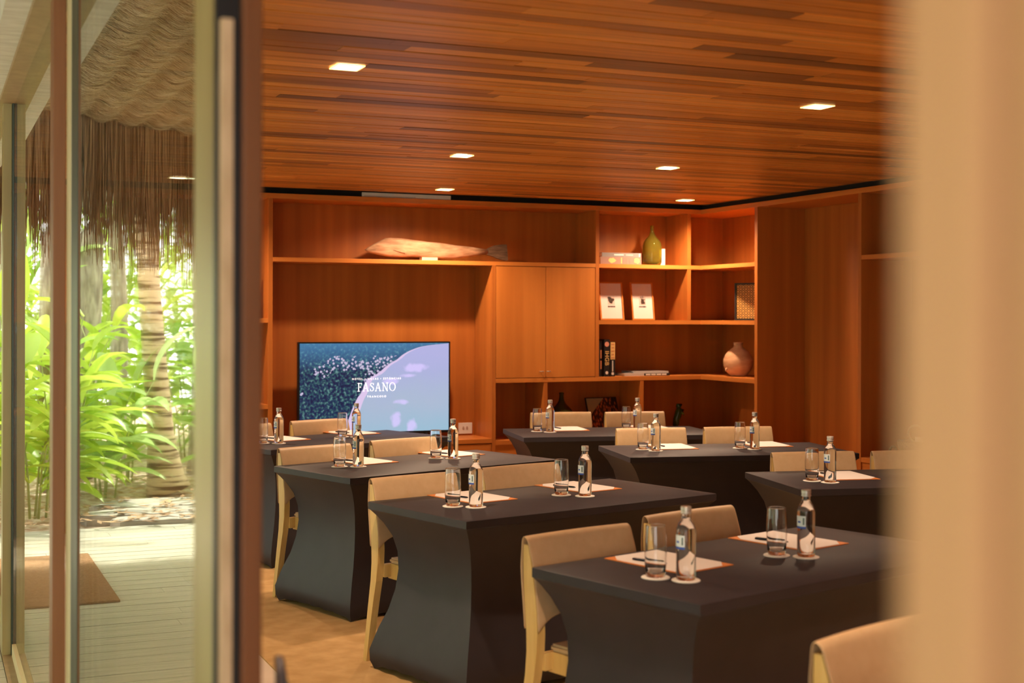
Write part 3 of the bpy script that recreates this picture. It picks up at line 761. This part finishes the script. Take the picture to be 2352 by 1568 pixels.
bl_ = blob(.77, .72, .11, .07)
for q in ((.67, .33, .07, .04), (.635, .14, .05, .12), (.745, .06, .05, .12), (.72, .63, .07, .03), (.60, .57, .08, .05)): bl_ = math_('MAXIMUM', bl_, blob(*q))
patch_ = ramp(N, [(.42,(0,0,0)), (.60,(1,1,1))]); L.new(math_('ADD', math_('MULTIPLY', bl_, .35), math_('MULTIPLY', noise(14, 6), .6)), patch_.inputs[0])
sea = mixc(math_('MULTIPLY', patch_.outputs[0], .75), seaR.outputs[0], (.66,.56,.95))
frR = ramp(N, [(.38,(.005,.009,.05)), (.49,(.010,.030,.09)), (.57,(.025,.095,.10)), (.68,(.13,.27,.28))]); L.new(noise(46, 6), frR.inputs[0])
bl = mixc(math_('MULTIPLY', math_('MAXIMUM', math_('SUBTRACT', V, .68), 0.0), 2.2), frR.outputs[0], (.07,.24,.46))
vo = N.new('ShaderNodeTexVoronoi'); vo.inputs['Scale'].default_value = 46; L.new(tc.outputs['Object'], vo.inputs['Vector'])
tn = ramp(N, [(.47,(0,0,0)), (.55,(1,1,1))]); L.new(noise(3.6, 2), tn.inputs[0])
band = math_('MULTIPLY', math_('GREATER_THAN', V, .42), math_('GREATER_THAN', dist, -.46))
spots = math_('MULTIPLY', math_('MULTIPLY', math_('LESS_THAN', vo.outputs['Distance'], .42), math_('GREATER_THAN', noise(4.2, 3), .49)), math_('MULTIPLY', band, math_('LESS_THAN', V, .86)))
forest = mixc(math_('MULTIPLY', spots, .85), bl, (.60,.52,.72))
img = mixc(land, sea, forest); img = mixc(beach, img, (.66,.52,.76))
L.new(img, b.inputs['Emission Color']); b.inputs['Emission Strength'].default_value = .95
SX0, SX1, SZ0, SZ1 = TVX0 + .014, TVX1 - .014, TVZ0 + .022, TVZ1 - .012
scr = obj('screen', BX(SX0, SX1, TVY - .001, TVY + .002, SZ0, SZ1), m_scr, t); scr['label'] = 'glowing aerial picture of a coastline'
for fx in (TVX0 + .2, TVX1 - .2):
    bm = bmesh.new(); tube(bm, [(fx, TVY + .017, TVZ0 + .01), (fx, TVY - .07, .624)], .007); tube(bm, [(fx, TVY + .017, TVZ0 + .01), (fx, TVY + .12, .624)], .007); obj('foot', bm, m_black, t, True)
m_txt = mat('screen_lettering', (.9,.9,.9), .5, emit=(1, .98, 1), estr=1.15)
def text_bm(s, size, spacing=1.0):
    cu = bpy.data.curves.new('t', 'FONT'); cu.body = s; cu.size = size; cu.align_x = 'CENTER'; cu.align_y = 'CENTER'; cu.space_character = spacing; cu.offset = size*.012
    o = bpy.data.objects.new('t', cu); C.objects.link(o); dg = bpy.context.evaluated_depsgraph_get(); dg.update()
    me = bpy.data.meshes.new_from_object(o.evaluated_get(dg)); bm = bmesh.new(); bm.from_mesh(me)
    bpy.data.objects.remove(o); bpy.data.meshes.remove(me); return bm
def place_text(bm, name, m, parent, M):
    bmesh.ops.transform(bm, matrix=M, verts=bm.verts)
    me = bpy.data.meshes.new(name); bm.to_mesh(me); bm.free(); me.materials.append(m)
    o = bpy.data.objects.new(name, me); C.objects.link(o); o.parent = parent; return o
RX = Matrix.Rotation(PI/2, 4, 'X')
SW, SH = SX1 - SX0, SZ1 - SZ0
tx = SX0 + SW*.505
place_text(text_bm('HOTEL \u2022 VILLAS \u2022 EST\u00c2NCIAS', .0195, 1.6), 'lettering', m_txt, t, Matrix.Translation((tx, TVY - .0025, SZ0 + SH*.600)) @ RX)
place_text(text_bm('TRANCOSO', .020, 1.65), 'lettering', m_txt, t, Matrix.Translation((tx, TVY - .0025, SZ0 + SH*.400)) @ RX)
# serif capitals built stroke by stroke (unit height)
def quad(bm, pts): bm.faces.new([bm.verts.new((x, y, 0)) for x, y in pts])
def rect(bm, x0, x1, y0, y1): quad(bm, [(x0, y0), (x1, y0), (x1, y1), (x0, y1)])
def bar(bm, p, q, w): quad(bm, [(p[0] - w/2, p[1]), (p[0] + w/2, p[1]), (q[0] + w/2, q[1]), (q[0] - w/2, q[1])])
def serif_word(word):
    bm = bmesh.new(); x = 0; th = .045
    for ch in word:
        s = bmesh.new(); w = .6
        if ch == 'F':
            rect(s, .12, .205, 0, 1); rect(s, 0, .34, 0, th); rect(s, 0, .56, 1 - th, 1); quad(s, [(.50, 1), (.56, 1), (.58, .76), (.56, .76)]); rect(s, .2, .44, .49, .49 + th); rect(s, .42, .45, .40, .62); w = .60
        elif ch == 'A':
            bar(s, (.08, 0), (.36, 1), .05); bar(s, (.66, 0), (.38, 1.02), .095); rect(s, .17, .56, .33, .33 + th); rect(s, -.02, .22, 0, th); rect(s, .52, .80, 0, th); w = .80
        elif ch == 'N':
            rect(s, .12, .165, 0, 1); rect(s, .66, .705, -.01, 1); bar(s, (.68, -.01), (.14, 1), .095); rect(s, .0, .28, 0, th); rect(s, -.02, .16, 1 - th, 1); rect(s, .54, .83, 1 - th, 1); w = .84
        elif ch == 'O':
            n = 28; A = []
            for i in range(n):
                a = 2*PI*i/n; A.append(((.42 + .42*math.cos(a), .5 + .52*math.sin(a)), (.42 + .33*math.cos(a), .5 + .485*math.sin(a))))
            for i in range(n): p, q = A[i], A[(i+1) % n]; quad(s, [p[0], q[0], q[1], p[1]])
            w = .86
        elif ch == 'S':
            P = [(.46,.80), (.40,.93), (.27,.985), (.13,.93), (.08,.79), (.14,.65), (.30,.54), (.44,.42), (.49,.27), (.44,.10), (.28,.01), (.12,.06), (.05,.22)]
            Wd = [.03,.035,.04,.055,.08,.09,.10,.10,.09,.07,.045,.035,.03]
            for i in range(len(P) - 1):
                def off(k):
                    a = P[max(k-1, 0)]; c = P[min(k+1, len(P)-1)]; dx, dy = c[0]-a[0], c[1]-a[1]; l = math.hypot(dx, dy); return (-dy/l*Wd[k]/2, dx/l*Wd[k]/2)
                o1, o2 = off(i), off(i+1); quad(s, [(P[i][0]-o1[0], P[i][1]-o1[1]), (P[i+1][0]-o2[0], P[i+1][1]-o2[1]), (P[i+1][0]+o2[0], P[i+1][1]+o2[1]), (P[i][0]+o1[0], P[i][1]+o1[1])])
            rect(s, .455, .49, .72, 1.0); rect(s, .03, .065, 0, .28); w = .58
        for f in s.faces: bm.faces.new([bm.verts.new((v.co.x + x, v.co.y, 0)) for v in f.verts])
        s.free(); x += w + .13
    bmesh.ops.translate(bm, verts=bm.verts, vec=(-(x - .13)/2, -.5, 0)); return bm
place_text(serif_word('FASANO'), 'lettering', m_txt, t, Matrix.Translation((tx, TVY - .0025, SZ0 + SH*.508)) @ RX @ Matrix.Diagonal((.061, .064, 1, 1)))

# socket
t = thing('wall_socket', 'white double socket plate on the niche panel right of the television', 'socket', (0,0,0))
obj('plate', BX(4.022, 4.142, YB - .010, YB, .632, .722, bev=.002), m_white, t)
for sx in (4.064, 4.096):
    bm = bmesh.new(); lathe(bm, [(.013, 0), (.013, .002)], 6); bmesh.ops.transform(bm, matrix=Matrix.Translation((sx, YB - .0102, .679)) @ Matrix.Rotation(PI/2, 4, 'X') @ Matrix.Diagonal((.7, 1.2, 1, 1)), verts=bm.verts)
    obj('outlet', bm, mat('outlet_grey', (.45,.33,.28), .6), t)
# air vent in the shadow gap
t = thing('air_vent', 'long pale air conditioning grille in the dark gap above the shelving', 'vent', (0,0,0))
obj('frame', BX(3.085, 3.815, 10.016, 10.03, 2.520, 2.551, bev=.001), m_white, t)
obj('slat', BX(3.10, 3.52, 10.012, 10.016, 2.524, 2.527), mat('vent_grey', (.3,.26,.24), .5), t)
obj('slat', BX(3.10, 3.80, 10.012, 10.016, 2.533, 2.536), m_white, t)

# ================================================================== ORNAMENTS
# carved fish
t = thing('wooden_fish', 'long carved wooden fish with a dark tail lying on the top shelf', 'fish carving', (0,0,0))
FX0, FX1 = 3.156, 4.369; k = (FX1 - FX0)/(2255 - 120)
def fp(x, y): return (FX0 + (x - 120)*k, 2.040 + (495 - y)*k*.93)
topc = [(120,345),(160,312),(200,288),(270,248),(340,210),(410,170),(480,162),(600,164),(740,175),(880,190),(1030,208),(1200,218),(1330,232),(1450,250),(1700,268),(1940,302)]
botc = [(120,350),(150,382),(200,398),(270,412),(340,428),(430,440),(480,446),(600,449),(740,447),(880,443),(1030,446),(1200,456),(1330,463),(1450,456),(1700,412),(1940,378)]
xs = [p[0] for p in topc]
bm = bmesh.new(); rings = []; YFi = 10.17
def itp(c, x):
    for (a, b1), (c2, d) in zip(c, c[1:]):
        if x <= c2: return b1 + (d - b1)*(x - a)/(c2 - a)
    return c[-1][1]
for x in xs:
    X, zt = fp(x, itp(topc, x)); _, zb = fp(x, itp(botc, x)); h = (zt - zb)/2; zc = (zt + zb)/2; w = min(.032, .006 + h*.55)
    rings.append([bm.verts.new((X, YFi + w*math.copysign(abs(math.sin(a))**.8, math.sin(a)), zc + h*math.copysign(abs(math.cos(a))**.85, math.cos(a)))) for a in [2*PI*i/16 for i in range(16)]])
for a, b_ in zip(rings, rings[1:]):
    for i in range(16): bm.faces.new((a[i], a[(i+1) % 16], b_[(i+1) % 16], b_[i]))
bm.faces.new(rings[0]); bm.faces.new(rings[-1]); obj('body', bm, m_fish, t, True)
bm = bmesh.new(); prism(bm, [fp(*p) for p in ((1925,300),(1990,262),(2060,235),(2160,220),(2235,220),(2245,300),(2258,460),(2215,470),(2100,440),(2010,405),(1925,380))], 'y', YFi - .012, YFi + .012); o = obj('tail', bm, m_tail, t); o['label'] = 'dark grooved tail'
bm = bmesh.new(); prism(bm, [fp(*p) for p in ((510,345),(600,325),(700,322),(690,392),(640,382))], 'y', YFi - .036, YFi - .026); obj('fin', bm, m_fish, t)
bm = bmesh.new(); lathe(bm, [(.0, 0), (.009, .0), (.009, .003), (.006, .004), (.006, .002), (0, .002)], 16, caps=False); X, Z = fp(342, 282); bmesh.ops.transform(bm, matrix=Matrix.Translation((X, YFi - .026, Z)) @ Matrix.Rotation(PI/2, 4, 'X'), verts=bm.verts); obj('eye', bm, m_fish, t)
X, Z = fp(120, 350); obj('mouth', BX(X + .002, X + .08, YFi - .030, YFi - .0285, Z - .002, Z), m_tail, t)
X0, _ = fp(930, 0); X1, _ = fp(1162, 0); obj('stand', BX(X0, X1, YFi - .035, YFi + .03, 2.0375, 2.066), mat('pale_block', (.75,.52,.36), .7), t)

def demijohn(loc, m, label, r=.084, h=.34):
    bm = bmesh.new(); P = [(.0,.0),(.80,.0),(.95,.03),(1.0,.10),(1.0,.40),(.985,.50),(.90,.575),(.72,.64),(.50,.70),(.32,.76),(.22,.82),(.185,.88),(.17,.95),(.20,.955),(.20,.985),(.17,1.0),(.12,1.0),(.12,.85),(.25,.74),(.85,.56),(.95,.45),(.95,.08),(.0,.03)]
    n = 40; rings = []
    for a, z in P:
        rings.append([bm.verts.new((0, 0, z*h))] if a == 0 else [bm.verts.new((r*a*math.cos(2*PI*i/n), r*a*math.sin(2*PI*i/n), z*h)) for i in range(n)])
    for a, b_ in zip(rings, rings[1:]):
        for i in range(n):
            j = (i+1) % n
            if len(a) == 1: bm.faces.new((a[0], b_[j], b_[i]))
            elif len(b_) == 1: bm.faces.new((a[i], a[j], b_[0]))
            else: bm.faces.new((a[i], a[j], b_[j], b_[i]))
    o = obj('demijohn', bm, m, None, True); o.location = loc; return tag(o, label, 'bottle')
demijohn((5.708, 10.15, 2.038), m_green_glass, 'olive green glass demijohn on the upper corner shelf')
demijohn((4.853, 10.15, .601), m_dark_glass, 'dark brown glass demijohn on the low shelf behind the chairs', .105, .368)
# books
def book(x0, x1, y0, y1, z0, z1, mc, label, spine='front', name='book', group=None):
    t = thing(name, label, 'book', (0,0,0), 0, group)
    c = .003
    if (x1 - x0) > (z1 - z0):   # lying
        bm = bmesh.new(); box(bm, x0, x1, y0, y1, z0, z0 + c); box(bm, x0, x1, y0, y1, z1 - c, z1); box(bm, x0, x1, y0, y0 + c, z0 + c, z1 - c)
        obj('cover', bm, mc, t); obj('pages', BX(x0 + .004, x1 - .004, y0 + c, y1 - .004, z0 + c, z1 - c), m_paper, t)
    else:
        bm = bmesh.new(); box(bm, x0, x0 + c, y0, y1, z0, z1); box(bm, x1 - c, x1, y0, y1, z0, z1); box(bm, x0 + c, x1 - c, y0, y0 + c, z0, z1)
        obj('cover', bm, mc, t); obj('pages', BX(x0 + c, x1 - c, y0 + c, y1 - .004, z0 + .004, z1 - .004), m_paper, t)
    return t
mb = lambda n, c, r_=.5: mat(n, c, r_)
m_bgrey = mb('book_grey', (.22,.19,.18)); m_bpink = mb('book_rose_grey', (.30,.17,.13)); m_bblk = mb('book_black', (.015,.012,.012)); m_bor = mb('book_orange', (.55,.20,.08)); m_silver = mb('book_silver', (.45,.40,.36))
def spine(parent, x0, x1, y, z0, z1, m): return obj('spine_print', BX(x0, x1, y - .0012, y - .0002, z0, z1), m, parent)
m_gold = mb('gold_print', (.75,.45,.16)); m_pinkp = mb('salmon_print', (.75,.30,.20)); m_wh = mb('pale_print', (.75,.68,.6))
BY = 10.045
t = book(5.16, 5.548, BY, 10.30, 2.0385, 2.100, m_bpink, 'thick rose-grey book with orange flowers lying under a thinner one')
for (x0, x1) in ((5.235, 5.305), (5.475, 5.535)):
    bm = bmesh.new(); rr = random.Random(int(x0*100)); n = 14; prism(bm, [((x0+x1)/2 + (x1-x0)/2*(1+rr.uniform(-.25,.1))*math.cos(2*PI*i/n), 2.069 + .024*(1+rr.uniform(-.25,.1))*math.sin(2*PI*i/n)) for i in range(n)], 'y', BY - .0012, BY - .0002); obj('spine_print', bm, m_gold, t)
spine(t, 5.352, 5.362, BY, 2.045, 2.094, m_gold)
for k in range(3): spine(t, 5.375 + k*.03, 5.378 + k*.03, BY, 2.045, 2.094, m_bgrey)
t = book(5.175, 5.548, BY + .004, 10.29, 2.1005, 2.134, m_bgrey, 'thin grey book lying on top of the rose-grey one')
spine(t, 5.29, 5.38, BY + .004, 2.112, 2.121, m_wh); spine(t, 5.40, 5.47, BY + .004, 2.112, 2.121, m_silver); spine(t, 5.526, 5.534, BY + .004, 2.104, 2.130, m_wh)
tag(obj('white_card', BX(5.822, 5.866, 10.20, 10.212, 2.0375, 2.185), m_paper), 'small upright white card behind the olive green demijohn', 'card')
# framed prints leaning on the back panel
def framed(cx, z, w, h, yb, yt, label, art, seed):
    t = thing('picture_frame', label, 'picture', (cx, yb, z), 0, 'small framed prints'); t.rotation_euler = (-math.atan2(yt - yb, h), 0, 0)
    bm = bmesh.new(); f = .012
    for a in ((-w/2, w/2, 0, f), (-w/2, w/2, h - f, h), (-w/2, -w/2 + f, f, h - f), (w/2 - f, w/2, f, h - f)): box(bm, a[0], a[1], -.008, .010, a[2], a[3])
    obj('frame', bm, wood_h, t); pr = obj('print', BX(-w/2 + f, w/2 - f, -.001, .004, f, h - f), mat('print_paper', (.72,.60,.55), .3), t)
    rr = random.Random(seed); m_ink = mb('ink', (.05,.025,.015))
    obj('ink_ground', BX(-.032, .032, -.0018, -.0012, h*.40, h*.62), mat('ink_wash', (.58,.42,.36), .6), pr)
    for (cx2, cz2, rx, rz) in art:
        bm = bmesh.new(); n = 12; prism(bm, [(cx2 + rx*(1+rr.uniform(-.3,.2))*math.cos(2*PI*i/n), cz2*h + rz*(1+rr.uniform(-.3,.2))*math.sin(2*PI*i/n)) for i in range(n)], 'y', -.0026, -.002); obj('ink_figure', bm, m_ink, pr)
    bm = bmesh.new()
    for i in range(9): box(bm, -.034 + i*.0077, -.034 + i*.0077 + rr.uniform(.004, .0068), -.0024, -.0018, h*.335, h*.372)
    obj('caption_print', bm, m_ink, pr)
framed(5.328, 1.570, .225, .325, 10.15, 10.20, 'left framed print of a dark bird-like figure on white paper', [(-.004, .52, .022, .024), (.014, .53, .018, .012), (-.018, .58, .014, .010), (.0, .46, .014, .010)], 3)
framed(5.628, 1.570, .215, .325, 10.15, 10.20, 'right framed print of a dark horned figure on white paper', [(.004, .47, .023, .018), (.002, .53, .013, .013), (-.010, .59, .004, .016), (.006, .60, .004, .014), (.020, .54, .010, .004)], 4)
# upright books
t = book(5.140, 5.192, 10.06, 10.28, 1.0985, 1.400, m_bblk, 'narrow black book against the cupboard side on the middle shelf', group='upright books on the middle shelf')
spine(t, 5.168, 5.180, 10.06, 1.16, 1.23, m_bor); spine(t, 5.168, 5.180, 10.06, 1.25, 1.32, m_bor)
t = book(5.195, 5.248, 10.045, 10.28, 1.0985, 1.408, m_bblk, 'thick black book with gold IHGB lettering on its spine', group='upright books on the middle shelf')
place_text(text_bm('IHGB', .052, 1.05), 'spine_print', m_gold, t, Matrix.Translation((5.221, 10.0438, 1.252)) @ RX @ Matrix.Rotation(-PI/2, 4, 'Z'))
for zc, r_, m in ((1.368, .021, m_pinkp), (1.130, .013, m_wh)):
    bm = bmesh.new(); prism(bm, [(5.221 + r_*math.cos(2*PI*i/20), zc + r_*math.sin(2*PI*i/20)) for i in range(20)], 'y', 10.0434, 10.0448); obj('spine_print', bm, m, t)
t = book(5.256, 5.303, 10.05, 10.27, 1.0985, 1.388, m_bblk, 'black book with ornate orange upper spine', group='upright books on the middle shelf')
spine(t, 5.258, 5.301, 10.05, 1.240, 1.385, m_gold); 
for k in range(5): spine(t, 5.264 + .004*(k % 2), 5.295 - .004*(k % 2), 10.049, 1.25 + k*.028, 1.258 + k*.028, m_bor)
spine(t, 5.274, 5.283, 10.05, 1.14, 1.23, m_wh)
bm = bmesh.new(); prism(bm, [(5.279 + .012*math.cos(2*PI*i/20), 1.122 + .012*math.sin(2*PI*i/20)) for i in range(20)], 'y', 10.0486, 10.0498); obj('spine_print', bm, m_wh, t)
t = book(5.40, 5.835, 10.06, 10.33, 1.0985, 1.120, m_silver, 'lower of two flat silver books on the middle shelf', group='flat silver books')
for k in range(4): spine(t, 5.60 + k*.052, 5.645 + k*.052, 10.06, 1.104, 1.115, m_wh)
spine(t, 5.585, 5.835, 10.0602, 1.0985, 1.1195, m_bblk)
t = book(5.50, 5.83, 10.075, 10.32, 1.1205, 1.136, m_silver, 'upper flat silver book on the middle shelf', group='flat silver books')
# clay jug
bm = bmesh.new(); R_ = .125
P = [(.0,0),(.42,.0),(.60,.05),(.82,.17),(.96,.32),(1.0,.47),(.97,.56),(.93,.60),(.86,.68),(.68,.79),(.46,.87),(.34,.91),(.29,.97),(.30,1.03),(.34,1.07),(.30,1.08),(.24,1.04),(.22,.95),(.0,.90)]
n = 44; rings = []; rr = random.Random(8)
for a, z in P: rings.append([bm.verts.new((0,0,z*.265))] if a == 0 else [bm.verts.new((R_*a*(1+rr.uniform(-.012,.012))*math.cos(2*PI*i/n), R_*a*(1+rr.uniform(-.012,.012))*math.sin(2*PI*i/n), z*.265 + .0015*math.sin(5*i))) for i in range(n)])
for a, b_ in zip(rings, rings[1:]):
    for i in range(n):
        j = (i+1) % n
        if len(a) == 1: bm.faces.new((a[0], b_[j], b_[i]))
        elif len(b_) == 1: bm.faces.new((a[i], a[j], b_[0]))
        else: bm.faces.new((a[i], a[j], b_[j], b_[i]))
t = thing('clay_jug', 'round pale clay jug with narrow neck on the middle corner shelf', 'jug', (6.28, 9.69, 1.0985))
obj('body', bm, m_clay, t, True)
bm = bmesh.new(); tube(bm, [(-.105, .0, .068), (-.120, 0, .060), (-.122, 0, .045)], [.012, .009, .006]); obj('spout', bm, m_clay, t, True)
# patterned panel
t = thing('patterned_panel', 'black and gold patterned panel leaning on the corner shelf above the jug', 'panel', (6.34, 9.62, 1.5695), math.radians(-62))
m_pat = mat('gold_fretwork', (.4,.2,.05), .5); N, L, b = nt(m_pat); tc = N.new('ShaderNodeTexCoord')
def wv(sx, sy, op='ADD'):
    s = N.new('ShaderNodeSeparateXYZ'); L.new(tc.outputs['Object'], s.inputs[0])
    def M(op, a, b_=None):
        n = N.new('ShaderNodeMath'); n.operation = op
        for i, v in enumerate((a, b_)):
            if v is None: continue
            if isinstance(v, (int, float)): n.inputs[i].default_value = v
            else: L.new(v, n.inputs[i])
        return n.outputs[0]
    a = M('MULTIPLY', s.outputs[0], sx); c = M('MULTIPLY', s.outputs[2], sy)
    return M('MULTIPLY', M('SINE', M('ADD', a, c)), M('SINE', M('SUBTRACT', a, c))), M('SINE', M('MULTIPLY', a, 2)), M
pr1, s2, M_ = wv(62, 78)
val = M_('ABSOLUTE', pr1); r = ramp(N, [(.22,(.50,.26,.06)), (.30,(.012,.008,.005)), (.66,(.012,.008,.005)), (.74,(.50,.26,.06))]); L.new(val, r.inputs[0]); L.new(r.outputs[0], b.inputs['Base Color'])
bm = bmesh.new(); w, h, f = .26, .315, .016
for a in ((-w/2, w/2, 0, f), (-w/2, w/2, h - f, h), (-w/2, -w/2 + f, f, h - f), (w/2 - f, w/2, f, h - f)): box(bm, a[0], a[1], -.012, .012, a[2], a[3])
obj('frame', bm, m_bblk, t); obj('fretwork', BX(-w/2 + f, w/2 - f, -.004, .004, f, h - f), m_pat, t)
# colourful photograph on low shelf
m_ph = mat('crowd_photo', (.3,.1,.05), .3); N, L, b = nt(m_ph); tc = N.new('ShaderNodeTexCoord'); sp = N.new('ShaderNodeSeparateXYZ'); L.new(tc.outputs['Generated'], sp.inputs[0])
vo = N.new('ShaderNodeTexVoronoi'); vo.inputs['Scale'].default_value = 60; mp = N.new('ShaderNodeMapping'); mp.inputs['Scale'].default_value = (1, 1, .45); L.new(tc.outputs['Object'], mp.inputs[0]); L.new(mp.outputs[0], vo.inputs['Vector'])
rc = ramp(N, [(.0,(.55,.17,.06)), (.30,(.35,.08,.03)), (.5,(.03,.012,.01)), (1,(.01,.006,.006))]); L.new(vo.outputs['Distance'], rc.inputs[0])
ad = N.new('ShaderNodeMath'); ad.operation = 'MULTIPLY_ADD'; ad.inputs[1].default_value = .9; L.new(sp.outputs[0], ad.inputs[0])
ad.inputs[2].default_value = .48; gt = N.new('ShaderNodeMath'); gt.operation = 'GREATER_THAN'; L.new(sp.outputs[2], gt.inputs[0]); L.new(ad.outputs[0], gt.inputs[1])
mx = N.new('ShaderNodeMix'); mx.data_type = 'RGBA'; L.new(gt.outputs[0], mx.inputs[0]); L.new(rc.outputs[0], mx.inputs[6]); mx.inputs[7].default_value = (.30,.22,.12,1); L.new(mx.outputs[2], b.inputs['Base Color'])
t = thing('photo_print', 'small colourful crowd photograph leaning on the low shelf behind the chairs', 'photograph', (5.30, 10.18, .601)); t.rotation_euler = (-.35, 0, .08)
obj('board', BX(-.155, .155, .001, .012, 0, .33), m_bblk, t); obj('picture', BX(-.147, .147, -.001, .001, .008, .322), m_ph, t)
# green ornament
t = thing('green_ornament', 'dark green curled ceramic ornament on the low corner shelf', 'ornament', (5.985, 10.17, .601))
m_gr = mat('green_glaze', (.03,.07,.012), .2)
bm = bmesh.new(); tube(bm, [(-.025, 0, 0), (-.028, 0, .06), (-.022, 0, .11), (0, 0, .165), (.018, 0, .20), (.010, 0, .225), (-.010, 0, .23), (-.020, 0, .215)], [.030, .028, .028, .034, .036, .030, .018, .006], 16); obj('body', bm, m_gr, t, True)
bm = bmesh.new(); tube(bm, [(.012, -.030, .172), (.030, -.028, .165), (.042, -.020, .145)], [.007, .008, .004], 8); obj('rim', bm, mat('green_light_glaze', (.12,.14,.03), .25), t, True)
# black object on the left bay shelf
t = thing('black_box_frame', 'black upright object half hidden by the door frame on the left bay shelf', 'ornament', (2.20, 10.15, 1.5785))
obj('frame', BX(-.13, .112, -.012, .012, 0, .33, bev=.004), m_bblk, t); obj('face', BX(-.10, .085, -.014, -.012, .03, .30), mb('dark_face', (.05,.035,.03)), t)
# basket with ring handle on the right
t = thing('ring_handled_basket', 'dark basket with a ring handle on the low shelf by the tan post', 'basket', (6.32, 7.50, .601))
m_bk = noisemat('dark_wicker', (.10,.06,.03), (.24,.15,.08), (40,40,60), 2, .8, 3, .5)
bm = bmesh.new(); lathe(bm, [(.07, 0), (.10, .03), (.125, .09), (.13, .13), (.125, .14), (.118, .13), (.09, .035), (.06, .015)], 32); obj('body', bm, m_bk, t, True)
bm = bmesh.new(); tube(bm, [(0, .085*math.cos(a), .185 + .058*math.sin(a)) for a in [2*PI*i/20 for i in range(21)]], .007, 8); obj('handle', bm, mat('pale_ring', (.5,.38,.28), .5), t, True)
tag(obj('name_card', BX(6.24, 6.245, 7.30, 7.42, .742, .775), m_paper), 'small white card above the basket by the tan post', 'card')
bm = bmesh.new(); tube(bm, [(6.3, 7.72 + .05*math.cos(a), .605 + .075*math.sin(a)) for a in [PI*i/12 for i in range(13)]], .008, 8)
tag(obj('dark_hoop', bm, m_bk, None, True), 'dark arched hoop standing on the low shelf left of the basket', 'ornament')
# lever handle on the inner leaf
bm = bmesh.new(); tube(bm, [(.469, 2.085, .985), (.500, 2.085, .985), (.512, 2.10, 1.00), (.517, 2.125, 1.040), (.521, 2.13, 1.035), (.527, 2.13, .99), (.533, 2.128, .90), (.534, 2.125, .80)], [.006, .006, .006, .006, .007, .008, .008, .007], 10)
h = obj('handle', bm, mat('gunmetal', (.12,.11,.12), .4, .5), d4, True)
